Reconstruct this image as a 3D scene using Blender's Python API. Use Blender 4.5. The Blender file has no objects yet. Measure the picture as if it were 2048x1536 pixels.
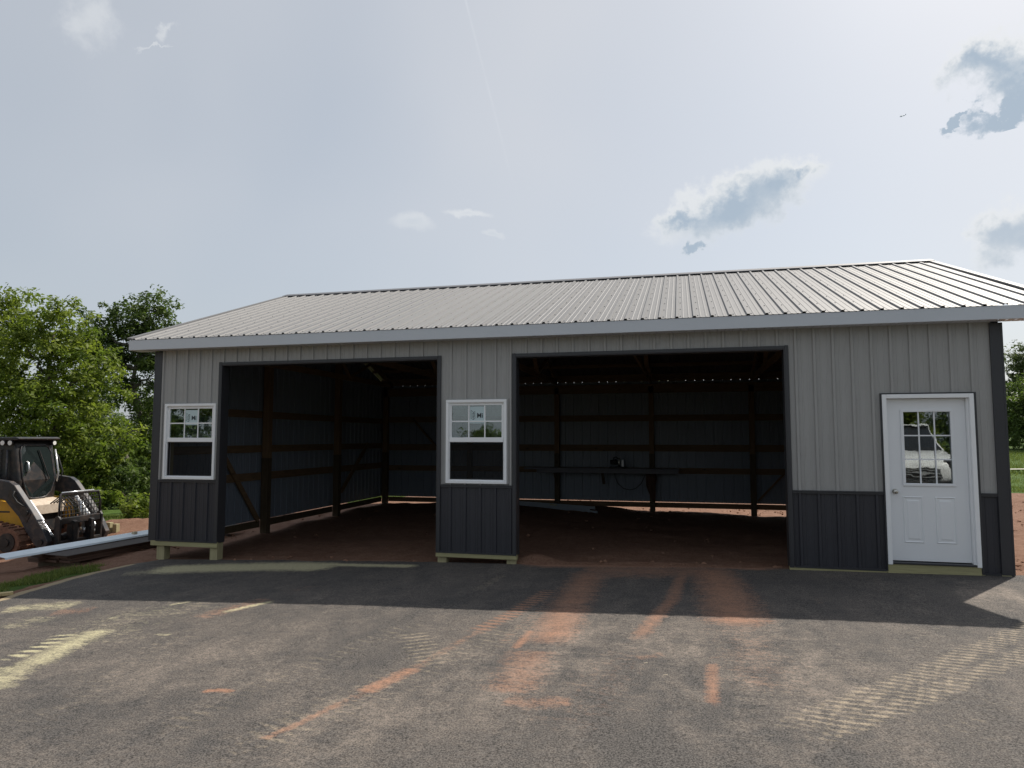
import bpy, math, random
import numpy as np
from mathutils import Vector, Matrix, noise
rad = math.radians
random.seed(7)
sc = bpy.context.scene
col = sc.collection
# ------------------------------------------------------------------ camera
CAM = np.array([8.2679, -9.7595, 1.6519]); YAW, PITCH, FPX = -0.2414, 0.0761, 1386.2
FW = np.array([math.sin(YAW)*math.cos(PITCH), math.cos(YAW)*math.cos(PITCH), math.sin(PITCH)])
RT = np.array([math.cos(YAW), -math.sin(YAW), 0.0]); UP = np.cross(RT, FW)
cd = bpy.data.cameras.new('camera'); cam = bpy.data.objects.new('camera', cd); col.objects.link(cam)
cd.sensor_width = 36; cd.lens = FPX/2048*36; cd.shift_y = 2.3/2048; cd.clip_end = 6000; cd.clip_start = .05
cam.matrix_world = Matrix(((RT[0], UP[0], -FW[0], CAM[0]), (RT[1], UP[1], -FW[1], CAM[1]), (RT[2], UP[2], -FW[2], CAM[2]), (0, 0, 0, 1)))
sc.camera = cam
def ray(px, py): return FW + RT*(px-1023.5)/FPX - UP*(py-770.3)/FPX
def at_z(px, py, z): d = ray(px, py); return CAM + d*(z-CAM[2])/d[2]
def at_y(px, py, y): d = ray(px, py); return CAM + d*(y-CAM[1])/d[1]
# ------------------------------------------------------------------ light
SUN_AZ, SUN_EL = rad(35.5), rad(49)          # azimuth measured from +Y towards +X
sd = bpy.data.lights.new('sun', 'SUN'); sd.energy = 4.3; sd.angle = rad(.6); sd.color = (1, .93, .83)
sun = bpy.data.objects.new('sun', sd); col.objects.link(sun)
sv = Vector((math.sin(SUN_AZ)*math.cos(SUN_EL), math.cos(SUN_AZ)*math.cos(SUN_EL), math.sin(SUN_EL)))
sun.rotation_euler = sv.to_track_quat('Z', 'Y').to_euler(); sun.location = (20, 20, 30)
sc.view_settings.view_transform = 'Standard'; sc.view_settings.look = 'None'
sc.view_settings.exposure = 0.38; sc.view_settings.gamma = 1
world = bpy.data.worlds.new('World'); sc.world = world; world.use_nodes = True
wt = world.node_tree; wt.nodes.clear()
def wn(t, **k):
    n = wt.nodes.new(t)
    for a, b in k.items(): setattr(n, a, b)
    return n
def wl(a, b): wt.links.new(a, b)
def wm(op, a, b=None, c=None, clamp=False):
    n = wn('ShaderNodeMath', operation=op, use_clamp=clamp)
    for i, v in enumerate((a, b, c)):
        if v is None: continue
        if isinstance(v, (int, float)): n.inputs[i].default_value = v
        else: wl(v, n.inputs[i])
    return n.outputs[0]
def wvm(op, a, b):
    n = wn('ShaderNodeVectorMath', operation=op)
    for i, v in enumerate((a, b)):
        if hasattr(v, 'links') or hasattr(v, 'is_linked'): wl(v, n.inputs[i])
        else: n.inputs[i].default_value = v
    return n.outputs['Value'] if op == 'DOT_PRODUCT' else n.outputs[0]
def wmix(f, a, b):
    n = wn('ShaderNodeMix', data_type='RGBA')
    for s, v in ((n.inputs[0], f), (n.inputs[6], a), (n.inputs[7], b)):
        if isinstance(v, (int, float)): s.default_value = v
        elif isinstance(v, tuple): s.default_value = v if len(v) == 4 else v+(1,)
        else: wl(v, s)
    return n.outputs[2]
sky = wn('ShaderNodeTexSky', sky_type='NISHITA'); sky.sun_disc = False
sky.sun_elevation = SUN_EL; sky.sun_rotation = SUN_AZ; sky.dust_density = 2.5; sky.air_density = 1.0; sky.ozone_density = 1.5
hsv = wn('ShaderNodeHueSaturation'); hsv.inputs['Saturation'].default_value = .62; wl(sky.outputs[0], hsv.inputs['Color'])
tc = wn('ShaderNodeTexCoord'); D = tc.outputs['Generated']
veil = wmix(.55, hsv.outputs[0], (4.25, 4.62, 5.0))
def wnoise(scale, detail=5, rough=.55, out='Fac'):
    n = wn('ShaderNodeTexNoise'); n.inputs['Scale'].default_value = scale; n.inputs['Detail'].default_value = detail
    n.inputs['Roughness'].default_value = rough; wl(D, n.inputs['Vector']); return n.outputs[out]
# thin high cirrus veil, everywhere in the sky
cir = wm('MULTIPLY', wm('SUBTRACT', wnoise(2.0, 2.5, .5), .45, clamp=True), 1.3, clamp=True)
base = wmix(cir, veil, (5.6, 5.65, 5.85))
def bgnode(c):
    n = wn('ShaderNodeBackground'); n.inputs['Strength'].default_value = .1; wl(c, n.inputs['Color']); return n.outputs[0]
shader = bgnode(base)
def smooth(x): return wm('MULTIPLY', wm('MULTIPLY', x, x), wm('SUBTRACT', 3.0, wm('MULTIPLY', x, 2.0)))
def unit(px, py): c = ray(px, py); return c/np.linalg.norm(c)
def gated(ctr, cosr, color):
    """colour holds inside the cone of sky round ctr; elsewhere its nodes are never evaluated"""
    global shader
    g = wm('GREATER_THAN', wvm('DOT_PRODUCT', D, tuple(ctr)), cosr)
    mx = wn('ShaderNodeMixShader'); wl(g, mx.inputs[0]); wl(shader, mx.inputs[1]); wl(bgnode(color), mx.inputs[2]); shader = mx.outputs[0]
def cloud_group(blobs, warp, soft, op, dark, cone, white=(6.3, 6.45, 6.55), grey=(2.75, 3.5, 4.35)):
    w1 = wvm('SUBTRACT', wnoise(15, 5, .6, 'Color'), (.5, .5, .5)); w2 = wvm('SUBTRACT', wnoise(60, 4, .62, 'Color'), (.5, .5, .5))
    sc1 = wn('ShaderNodeVectorMath', operation='SCALE'); wl(w1, sc1.inputs[0]); sc1.inputs['Scale'].default_value = warp
    sc2 = wn('ShaderNodeVectorMath', operation='SCALE'); wl(w2, sc2.inputs[0]); sc2.inputs['Scale'].default_value = warp*.32
    DW = wvm('ADD', wvm('ADD', D, sc1.outputs[0]), sc2.outputs[0]); q = None
    for i, (px, py, hw, hh, tilt) in enumerate(blobs):
        c = unit(px, py); e1 = np.cross(c, (0, 0, 1)); e1 /= np.linalg.norm(e1); e2 = np.cross(e1, c)
        k = 1/np.linalg.norm(ray(px, py))/FPX; ct, st = math.cos(rad(tilt)), math.sin(rad(tilt))
        a1, a2 = (ct*e1+st*e2)/(hw*k), (-st*e1+ct*e2)/(hh*k)
        d1 = wm('SUBTRACT', wvm('DOT_PRODUCT', DW, tuple(a1)), float(a1 @ c)); d2 = wm('SUBTRACT', wvm('DOT_PRODUCT', DW, tuple(a2)), float(a2 @ c))
        if i == 0: low = d2
        r = wm('SQRT', wm('ADD', wm('MULTIPLY', d1, d1), wm('MULTIPLY', d2, d2)))
        q = r if q is None else wn_smin(q, r)
    m = smooth(wm('DIVIDE', wm('SUBTRACT', 1.22, q), soft, clamp=True))
    core = smooth(wm('DIVIDE', wm('SUBTRACT', wm('SUBTRACT', 1.12, q), wm('MULTIPLY', low, .30)), 1.05, clamp=True))
    c_ = wmix(wm('MULTIPLY', core, dark), white, grey)
    gated(unit(*blobs[0][:2]), math.cos(rad(cone)), wmix(wm('MULTIPLY', m, op), base, c_))
def wn_smin(a, b):
    n = wn('ShaderNodeMath', operation='SMOOTH_MIN'); wl(a, n.inputs[0]); wl(b, n.inputs[1]); n.inputs[2].default_value = .35; return n.outputs[0]
cloud_group([(1462, 408, 150, 50, 14), (1545, 374, 80, 46, 24), (1590, 340, 34, 26, 40), (1370, 436, 70, 24, 8), (1385, 492, 24, 13, 25)], .085, .62, .95, .9, 11)
cloud_group([(1985, 128, 100, 52, 8), (2075, 145, 95, 65, 0), (2020, 208, 80, 24, 14), (1925, 238, 26, 10, 25)], .11, .66, .95, .9, 9)
cloud_group([(2045, 445, 78, 62, 22), (2115, 460, 95, 65, 0)], .095, .66, .9, .75, 6)
cloud_group([(825, 446, 46, 17, -4), (935, 430, 50, 7, -8), (990, 470, 20, 6, -8)], .030, .8, .5, .35, 9)
cloud_group([(175, 40, 52, 60, -35), (345, 75, 30, 14, 45), (315, 106, 50, 4, 10)], .08, 1.1, .42, 0, 12)
# old contrail
ca, cb = ray(915, -60), ray(1008, 300); cn = np.cross(ca, cb); cn /= np.linalg.norm(cn)
cdist = wm('ABSOLUTE', wvm('DOT_PRODUCT', D, tuple(cn))); mid = unit(965, 130)
cm = wm('MULTIPLY', wm('SUBTRACT', 1, wm('DIVIDE', cdist, .0022), clamp=True), wm('DIVIDE', wm('SUBTRACT', wvm('DOT_PRODUCT', D, tuple(mid)), .988), .01, clamp=True))
cm = wm('MULTIPLY', cm, wm('MULTIPLY', wm('SUBTRACT', wnoise(9, 3), .3, clamp=True), 2, clamp=True))
gated(mid, .9882, wmix(wm('MULTIPLY', cm, .28), base, (7.6, 7.8, 8.0)))
wo = wn('ShaderNodeOutputWorld'); wl(shader, wo.inputs['Surface'])

# ------------------------------------------------------------------ mesh helpers
def tag(o, label=None, cat=None, group=None, kind=None):
    if label: o['label'] = label
    if cat: o['category'] = cat
    if group: o['group'] = group
    if kind: o['kind'] = kind
    return o
def empty(name, loc=(0, 0, 0), rz=0):
    o = bpy.data.objects.new(name, None); col.objects.link(o); o.location = loc; o.rotation_euler = (0, 0, rz)
    o.empty_display_size = .2; return o
class MB:
    def __init__(s): s.v = []; s.f = []
    def add(s, vs, fs):
        b = len(s.v); s.v += [tuple(p) for p in vs]; s.f += [tuple(b+i for i in q) for q in fs]; return s
    def box(s, x0, x1, y0, y1, z0, z1):
        return s.add([(x0, y0, z0), (x1, y0, z0), (x1, y1, z0), (x0, y1, z0), (x0, y0, z1), (x1, y0, z1), (x1, y1, z1), (x0, y1, z1)],
                     [(0, 3, 2, 1), (4, 5, 6, 7), (0, 1, 5, 4), (1, 2, 6, 5), (2, 3, 7, 6), (3, 0, 4, 7)])
    def bar(s, p, q, w, h, up=(0, 0, 1)):
        p, q = Vector(p), Vector(q); d = (q-p).normalized(); u = Vector(up)
        if abs(d.dot(u)) > .98: u = Vector((1, 0, 0))
        a = d.cross(u).normalized()*w/2; b = a.cross(d).normalized()*h/2
        return s.add([p-a-b, p+a-b, p+a+b, p-a+b, q-a-b, q+a-b, q+a+b, q-a+b],
                     [(0, 3, 2, 1), (4, 5, 6, 7), (0, 1, 5, 4), (1, 2, 6, 5), (2, 3, 7, 6), (3, 0, 4, 7)])
    def tube(s, pts, r, n=8, cap=True):
        pts = [Vector(p) for p in pts]; rs = r if isinstance(r, (list, tuple)) else [r]*len(pts)
        b = len(s.v); pa = None
        for i, p in enumerate(pts):
            d = (pts[min(i+1, len(pts)-1)]-pts[max(i-1, 0)]).normalized()
            if pa is None: pa = d.orthogonal().normalized()
            pa = (pa-d*pa.dot(d)).normalized(); pb = d.cross(pa)
            for k in range(n):
                t = 2*math.pi*k/n; s.v.append(tuple(p+(pa*math.cos(t)+pb*math.sin(t))*rs[i]))
        for i in range(len(pts)-1):
            for k in range(n):
                s.f.append((b+i*n+k, b+i*n+(k+1) % n, b+(i+1)*n+(k+1) % n, b+(i+1)*n+k))
        if cap:
            s.f.append(tuple(b+k for k in reversed(range(n)))); e = b+(len(pts)-1)*n; s.f.append(tuple(e+k for k in range(n)))
        return s
    def prism(s, poly, y0, y1, axis='y'):
        n = len(poly); f = {'y': lambda a, b, t: (a, t, b), 'x': lambda a, b, t: (t, a, b), 'z': lambda a, b, t: (a, b, t)}[axis]
        s.add([f(a, b, y0) for a, b in poly]+[f(a, b, y1) for a, b in poly],
              [tuple(range(n)), tuple(reversed(range(n, 2*n)))]+[(i, i+n, (i+1) % n+n, (i+1) % n) for i in range(n)])
        return s
    def ring(s, x0, x1, z0, z1, w, y0, y1):      # picture-frame in the xz plane, four butted members
        s.box(x0, x1, y0, y1, z1-w, z1); s.box(x0, x1, y0, y1, z0, z0+w)
        s.box(x0, x0+w, y0, y1, z0+w, z1-w); s.box(x1-w, x1, y0, y1, z0+w, z1-w); return s
    def mesh(s, name):
        m = bpy.data.meshes.new(name); m.from_pydata(s.v, [], s.f); m.update(); return m
    def build(s, name, mat, parent=None, smooth=False, bevel=0, fix=True, **t):
        m = s.mesh(name)
        if fix:
            import bmesh
            b = bmesh.new(); b.from_mesh(m); bmesh.ops.recalc_face_normals(b, faces=b.faces); b.to_mesh(m); b.free()
        o = bpy.data.objects.new(name, m); col.objects.link(o); m.materials.append(mat)
        if parent is not None: o.parent = parent
        if smooth: m.shade_smooth()
        if bevel:
            bv = o.modifiers.new('bevel', 'BEVEL'); bv.width = bevel; bv.segments = 2; bv.limit_method = 'ANGLE'
        if t: tag(o, **t)
        return o
# ------------------------------------------------------------------ material helpers
MATS = {}
class NT:
    def __init__(s, name):
        s.m = bpy.data.materials.new(name); s.m.use_nodes = True; s.t = s.m.node_tree; s.t.nodes.clear()
        s.out = s.n('ShaderNodeOutputMaterial')
    def n(s, t, **k):
        x = s.t.nodes.new(t)
        for a, b in k.items(): setattr(x, a, b)
        return x
    def l(s, a, b): s.t.links.new(a, b)
    def put(s, sock, v):
        if isinstance(v, (int, float)): sock.default_value = v
        elif isinstance(v, tuple): sock.default_value = v if len(v) != 3 or sock.type != 'RGBA' else v+(1,)
        else: s.l(v, sock)
    def math(s, op, a, b=None, c=None, clamp=False):
        x = s.n('ShaderNodeMath', operation=op, use_clamp=clamp)
        for i, v in enumerate((a, b, c)):
            if v is not None: s.put(x.inputs[i], v)
        return x.outputs[0]
    def mix(s, f, a, b, blend='MIX'):
        x = s.n('ShaderNodeMix', data_type='RGBA', blend_type=blend)
        s.put(x.inputs[0], f); s.put(x.inputs[6], a); s.put(x.inputs[7], b); return x.outputs[2]
    def coord(s, scale=(1, 1, 1), kind='Object'):
        tc = s.n('ShaderNodeTexCoord'); mp = s.n('ShaderNodeMapping'); mp.inputs['Scale'].default_value = scale
        s.l(tc.outputs[kind], mp.inputs['Vector']); return mp.outputs[0]
    def noise(s, scale, detail=4, rough=.55, vec=None, dist=0):
        x = s.n('ShaderNodeTexNoise'); x.inputs['Scale'].default_value = scale; x.inputs['Detail'].default_value = detail
        x.inputs['Roughness'].default_value = rough; x.inputs['Distortion'].default_value = dist
        if vec is not None: s.l(vec, x.inputs['Vector'])
        return x.outputs['Fac']
    def ramp(s, f, lo, hi): return s.math('DIVIDE', s.math('SUBTRACT', f, lo), hi-lo, clamp=True)
    def bump(s, h, strength, dist=.01, prev=None):
        x = s.n('ShaderNodeBump'); x.inputs['Strength'].default_value = strength; x.inputs['Distance'].default_value = dist
        s.l(h, x.inputs['Height'])
        if prev is not None: s.l(prev, x.inputs['Normal'])
        return x.outputs[0]
    def principled(s, color, rough=.5, metal=0, normal=None, spec=.5, **kw):
        b = s.n('ShaderNodeBsdfPrincipled'); s.put(b.inputs['Base Color'], color); s.put(b.inputs['Roughness'], rough)
        s.put(b.inputs['Metallic'], metal); b.inputs['Specular IOR Level'].default_value = spec
        for k, v in kw.items(): s.put(b.inputs[k.replace('_', ' ')], v)
        if normal is not None: s.l(normal, b.inputs['Normal'])
        return b.outputs[0]
    def done(s, sh): s.l(sh, s.out.inputs['Surface']); MATS[s.m.name] = s.m; return s.m
def dk(c, k): return tuple(min(1, x*k) for x in c)
def simple(name, c, rough=.5, metal=0, var=.12, scale=6, bump=0, bscale=60, spec=.5, dirt=None, dirtk=.0):
    t = NT(name); v = t.coord()
    n = t.noise(scale, 6, .6, v)
    cc = t.mix(n, dk(c, 1-var), dk(c, 1+var))
    if dirt: cc = t.mix(t.math('MULTIPLY', t.ramp(t.noise(scale*1.7, 7, .65, v, .4), .45, .72), dirtk), cc, dirt)
    nm = t.bump(t.noise(bscale, 4, .6, v), bump, .01) if bump else None
    return t.done(t.principled(cc, t.math('ADD', rough-.07, t.math('MULTIPLY', n, .14)), metal, nm, spec))
def panel_mat(name, c, back, rough=.42):        # painted steel, backer coat on the inner face
    t = NT(name); v = t.coord()
    n = t.noise(1.3, 5, .6, v); n2 = t.noise(9, 5, .65, t.coord((3, 3, .5)))
    f = t.mix(n, dk(c, .93), dk(c, 1.07)); f = t.mix(t.math('MULTIPLY', t.ramp(n2, .5, .8), .18), f, dk((.30, .24, .19), max(c)*1.4))
    g = t.n('ShaderNodeNewGeometry')
    cc = t.mix(g.outputs['Backfacing'], f, back)
    nm = t.bump(t.noise(2.2, 2, .5, t.coord((2, 2, .6))), .12, .02)
    return t.done(t.principled(cc, t.math('ADD', rough-.06, t.math('MULTIPLY', n, .12)), 0, nm, .45))
def wood_mat(name, c, axis, dark=.6, rough=.75, knots=True):
    t = NT(name); sc_ = [14, 14, 14]; sc_[axis] = .9; v = t.coord(tuple(sc_))
    g = t.noise(2.2, 6, .6, v, 1.5); g2 = t.noise(9, 4, .6, v)
    cc = t.mix(t.ramp(g, .3, .7), dk(c, dark), dk(c, 1.15)); cc = t.mix(t.math('MULTIPLY', g2, .35), cc, dk(c, .7))
    if knots:
        ks = [5, 5, 5]; ks[axis] = 2.2
        vo = t.n('ShaderNodeTexVoronoi'); t.l(t.coord(tuple(ks)), vo.inputs['Vector']); vo.inputs['Scale'].default_value = 1
        cc = t.mix(t.math('MULTIPLY', t.math('SUBTRACT', 1, t.ramp(vo.outputs['Distance'], .04, .13)), .75), cc, dk(c, .28))
    return t.done(t.principled(cc, rough, 0, t.bump(g, .25, .004), .3))
def glass_mat(name, tint, refl):
    t = NT(name)
    tr = t.n('ShaderNodeBsdfTransparent'); tr.inputs[0].default_value = tint+(1,)
    gl = t.n('ShaderNodeBsdfGlossy'); gl.inputs['Roughness'].default_value = .012; gl.inputs['Color'].default_value = (.95, .98, 1, 1)
    fr = t.n('ShaderNodeFresnel'); fr.inputs['IOR'].default_value = 1.5
    nm = t.bump(t.noise(3.5, 2, .5, t.coord()), .016, .05); t.l(nm, gl.inputs['Normal'])
    mx = t.n('ShaderNodeMixShader'); t.l(t.math('ADD', fr.outputs[0], refl, clamp=True), mx.inputs[0])
    t.l(tr.outputs[0], mx.inputs[1]); t.l(gl.outputs[0], mx.inputs[2]); return t.done(mx.outputs[0])

BACK = (.175, .205, .25)
M_wall = panel_mat('wall_steel_grey', (.347, .344, .334), BACK)
M_char = panel_mat('wall_steel_charcoal', (.034, .035, .043), BACK)
M_roof = panel_mat('roof_steel', (.181, .180, .181), (.10, .10, .10), .55)
M_trimc = simple('trim_charcoal', (.036, .037, .042), .42, 0, .1, 3)
M_trimw = simple('trim_pale_grey', (.56, .59, .63), .42, 0, .05, 1.5)
M_cap = simple('ridge_cap_grey', (.13, .13, .14), .5, 0, .1, 3)
M_vinyl = simple('white_vinyl', (.87, .88, .89), .38, 0, .02, 3)
M_door = simple('white_door_paint', (.80, .82, .84), .35, 0, .03, 2, .04, 140)
M_treat_h = wood_mat('treated_lumber_h', (.40, .37, .20), 0, .72)
M_treat_v = wood_mat('treated_lumber_v', (.40, .36, .21), 2, .72)
M_frame_v = wood_mat('framing_lumber_v', (.21, .135, .075), 2)
M_frame_h = wood_mat('framing_lumber_h', (.19, .125, .07), 0)
M_frame_y = wood_mat('framing_lumber_y', (.19, .125, .07), 1)
M_dark_v = wood_mat('treated_dark_post', (.10, .075, .045), 2)
M_truss = wood_mat('truss_lumber', (.27, .18, .10), 1)
M_pane = glass_mat('window_glass', (.72, .80, .78), .13)
M_doorglass = glass_mat('door_glass', (.62, .68, .66), .15)
M_steel = simple('brushed_nickel', (.55, .54, .50), .28, 1, .08, 30)
M_black = simple('black_rubber', (.02, .02, .021), .6, 0, .2, 20)
M_screw = simple('screw_heads', (.30, .30, .31), .45, .3, .1, 20)
t = NT('insect_screen')
tr = t.n('ShaderNodeBsdfTransparent'); tr.inputs[0].default_value = (.62, .62, .62, 1); df = t.n('ShaderNodeBsdfDiffuse'); df.inputs[0].default_value = (.03, .03, .03, 1)
mx = t.n('ShaderNodeMixShader'); mx.inputs[0].default_value = .35; t.l(tr.outputs[0], mx.inputs[1]); t.l(df.outputs[0], mx.inputs[2]); M_screen = t.done(mx.outputs[0])
M_sticker = simple('sticker_paper', (.52, .64, .66), .5, 0, .04, 8)
M_ink = simple('sticker_ink', (.03, .04, .045), .5)

# ------------------------------------------------------------------ terrain
XF = [-40, -10, -4, -2, -.08, 1.1, 4.82, 5.9, 7.8, 9.65, 12.1, 16, 40]
ZF = [-1.6, -.66, -.52, -.43, -.335, -.295, -.175, -.155, -.108, -.06, -.03, .02, .2]
XB = [-40, -10, -4, 0, 5, 7.5, 10, 12, 16, 40]
ZB = [-1.2, -.6, -.40, -.20, -.145, -.235, -.32, -.34, -.33, -.3]
def sstep(a, b, x): t = np.clip((x-a)/(b-a), 0, 1); return t*t*(3-2*t)
def base_z(x, y):
    x = np.asarray(x, float); y = np.asarray(y, float)
    f = np.interp(x, XF, ZF); b = np.interp(x, XB, ZB)
    z = f+(b-f)*sstep(0, 9, y)
    s = -.7*x+.7*y
    z = z-.062*np.clip(s-6, 0, 30)*sstep(1, -5, x)
    z = z+.037*np.clip(y-21, 0, 70)*sstep(-2, 8, x)
    return z
def rough_z(x, y):
    h = np.zeros(x.shape)
    flat = [(float(a), float(b)) for a, b in zip(x.ravel(), y.ravel())]
    h = np.array([.045*noise.noise((a*.9, b*.9, 1.3))+.022*noise.noise((a*3.1, b*3.1, 4.1))+.014*noise.noise((a*8, b*8, 9.)) if -12 < a < 24 and -4 < b < 30 else .12*noise.noise((a*.15, b*.15, 2.)) for a, b in flat])
    return h.reshape(x.shape)
XL_P = [(-60, -3.0), (-12, -1.2), (-6, .05), (-3.9, .12)]
for px, py in [(0, 1200), (60, 1180), (140, 1156), (250, 1131), (332, 1119)]:
    p = at_z(px, py, -.335); XL_P.append((p[1], p[0]))
XL_P += [(.3, .1)]
XL_P.sort()
def asphalt_left(y): return np.interp(y, [a for a, b in XL_P], [b for a, b in XL_P])
def in_asphalt(x, y, m=0.): return (y < .02-m) & (x > asphalt_left(y)+m) & (x < 32) & (y > -42)
def mound(x, y):          # loose earth banked up beside and behind the barn
    h = .22*np.exp(-(((x+4.6)/2.2)**2+((y-4.2)/.9)**2))+.10*np.exp(-(((x+1.0)/.8)**2+((y-.6)/.7)**2))
    h += .12*np.exp(-((x-6.15)/.28)**2-((y-.22)/.22)**2)+.05*np.exp(-((x-7.6)/1.1)**2-((y-.16)/.16)**2)
    return h
def ground_z(x, y):
    x = np.asarray(x, float); y = np.asarray(y, float)
    return base_z(x, y)+mound(x, y)
def gz(x, y): return float(ground_z(np.array([x]), np.array([y]))[0])
def axis(lo, hi, step, far, n):
    f = np.arange(lo, hi+1e-6, step); g = np.geomspace(step, far, n).cumsum()
    g = g/g[-1]*far; return np.concatenate([(lo-g)[::-1], f, hi+g])
def grid_obj(name, X, Y, Z, mat, attrs=None):
    ny, nx = X.shape; m = bpy.data.meshes.new(name)
    v = np.stack([X, Y, Z], -1).reshape(-1, 3); i = np.arange(nx*ny).reshape(ny, nx)
    q = np.stack([i[:-1, :-1], i[:-1, 1:], i[1:, 1:], i[1:, :-1]], -1).reshape(-1, 4)
    m.vertices.add(len(v)); m.vertices.foreach_set('co', v.ravel().astype(np.float32))
    m.loops.add(q.size); m.loops.foreach_set('vertex_index', q.ravel().astype(np.int32))
    m.polygons.add(len(q)); m.polygons.foreach_set('loop_start', np.arange(0, q.size, 4, dtype=np.int32)); m.polygons.foreach_set('loop_total', np.full(len(q), 4, np.int32))
    m.update(); m.validate(); m.shade_smooth()
    for k, a in (attrs or {}).items():
        at = m.attributes.new(k, 'FLOAT', 'POINT'); at.data.foreach_set('value', a.ravel().astype(np.float32))
    o = bpy.data.objects.new(name, m); col.objects.link(o); m.materials.append(mat); return o
gx = axis(-9, 15.5, .11, 420, 46); gy = axis(-4.5, 21, .11, 420, 46)
GX, GY = np.meshgrid(gx, gy)
GZ = ground_z(GX, GY)
RG = rough_z(GX, GY)
calm = np.where((GY < .25) & (GX > -.4), .35, 1.0)
calm = np.where((GX > 12.35) & (GY < 20), 1.9, calm); calm = np.where((GX < -.7) & (GY > .6), 1.7, calm); calm = np.where(GY > 9.4, 1.8, calm)
asp = in_asphalt(GX, GY, .12)
GZ = GZ+RG*calm; GZ = np.where(asp, GZ-.10, np.where(in_asphalt(GX, GY, -.03), GZ-RG*calm-.03, GZ))
# grass mask
nz = np.array([noise.noise((a*.6, b*.6, 7.))+.6*noise.noise((a*2.3, b*2.3, 3.)) for a, b in zip(GX.ravel(), GY.ravel())]).reshape(GX.shape)
gr = np.zeros(GX.shape)
gr = np.maximum(gr, sstep(18.2, 19.6, GY+nz*.8)*(GX > -3))
S_ = -.7*GX+.7*GY
gr = np.maximum(gr, sstep(8.0, 8.9, S_+nz*.7)*(GX < 3))
strip_c = asphalt_left(GY)-.52
gr = np.maximum(gr, sstep(.55, .25, np.abs(GX-strip_c)+nz*.22)*sstep(-.35, -1.1, GY)*(GY > -9))
gr = np.maximum(gr, sstep(-24, -26, GY)); gr = np.maximum(gr, sstep(-10, -14, GX)); gr = np.maximum(gr, sstep(21, 23, GX)*(GY < 0))
t = NT('earth_and_grass'); v = t.coord()
a_ = t.n('ShaderNodeAttribute', attribute_name='grass').outputs['Fac']
nA = t.noise(.7, 6, .6, v); nB = t.noise(6, 7, .65, v); nC = t.noise(34, 6, .7, v)
clay = t.mix(nA, (.165, .088, .058), (.235, .133, .09)); clay = t.mix(t.ramp(nB, .35, .75), clay, (.285, .175, .122)); clay = t.mix(t.math('ADD', .35, t.math('MULTIPLY', t.ramp(nC, .35, .6), .65)), (.12, .06, .04), clay)
grs = t.mix(t.noise(1.1, 5, .6, v), (.055, .105, .018), (.13, .19, .035)); grs = t.mix(t.ramp(t.noise(14, 5, .7, v), .35, .7), (.035, .07, .012), grs)
gm = t.math('ADD', a_, t.math('MULTIPLY', t.math('SUBTRACT', nC, .5), .7), clamp=True)
cc = t.mix(t.ramp(gm, .4, .6), clay, grs)
b1 = t.bump(nC, .8, .03); b2 = t.bump(t.noise(120, 4, .7, v), .6, .01, b1)
M_earth = t.done(t.principled(cc, .95, 0, b2, .15))
grid_obj('ground', GX, GY, GZ, M_earth, {'grass': gr})['kind'] = 'structure'
# ------------------------------------------------------------------ asphalt with its stains
ay = np.concatenate([-np.geomspace(8.2, 42, 30)[::-1], np.arange(-8.1, .06, .025)])
au = np.concatenate([np.arange(0, 15.6, .025), np.geomspace(15.7, 32, 26)])
AU, AY = np.meshgrid(au, ay)
AX = asphalt_left(AY)+AU+np.where(AU < .3, .05*(1-AU/.3), 0)*np.array([noise.noise((0, b*3, 2)) for b in ay])[:, None]
edge = np.array([.05*noise.noise((a*2.2, 5, 1))+.03*noise.noise((a*8, 2, 1)) for a in (au-.2)])
AY2 = AY+edge[None, :]*sstep(-.35, .03, AY)
AZ = base_z(AX, np.minimum(AY2, 0))+.004*np.array(np.sin(AX*1.3)*np.sin(AY*1.1))
AZ = AZ+.012
def plane_pt(px, py):
    z = -.15
    for _ in range(8): p = at_z(px, py, z); z = float(base_z(p[0], min(p[1], 0)))
    return p[0], p[1]
def stroke(pts, w, soft=.5, bars=0, taper=True):
    P = [plane_pt(*q) for q in pts]; out = np.zeros(AX.shape); s0 = 0; tot = sum(math.dist(P[i], P[i+1]) for i in range(len(P)-1))
    for i in range(len(P)-1):
        (x0, y0), (x1, y1) = P[i], P[i+1]; L = math.dist(P[i], P[i+1]); dx, dy = (x1-x0)/L, (y1-y0)/L
        s = np.clip((AX-x0)*dx+(AY2-y0)*dy, 0, L); d = np.hypot(AX-x0-s*dx, AY2-y0-s*dy)
        m = sstep(w/2*(1+soft), w/2*(1-soft), d)
        if bars:
            a = (AX-x0)*dx+(AY2-y0)*dy+s0+.04*np.abs((AX-x0)*dy-(AY2-y0)*dx)
            if bars < 0: a = AX*.244+AY2*.97+.012*np.sin(AX*7)       # skewed lugs
            m = m*sstep(-.25, .35, np.sin(2*math.pi*a/abs(bars)))
        if taper: m = m*np.minimum(1, (s+s0)/(.12*tot)+.15)*np.minimum(1, (tot-s-s0)/(.12*tot)+.15)
        out = np.maximum(out, m); s0 += L
    return out
def paint(lst):
    o = np.zeros(AX.shape)
    for pts, w, k, soft, bars in lst: o = np.maximum(o, k*stroke(pts, w*(1.0 if bars else 1.25), soft if bars else 1.0, bars))
    return o
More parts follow.
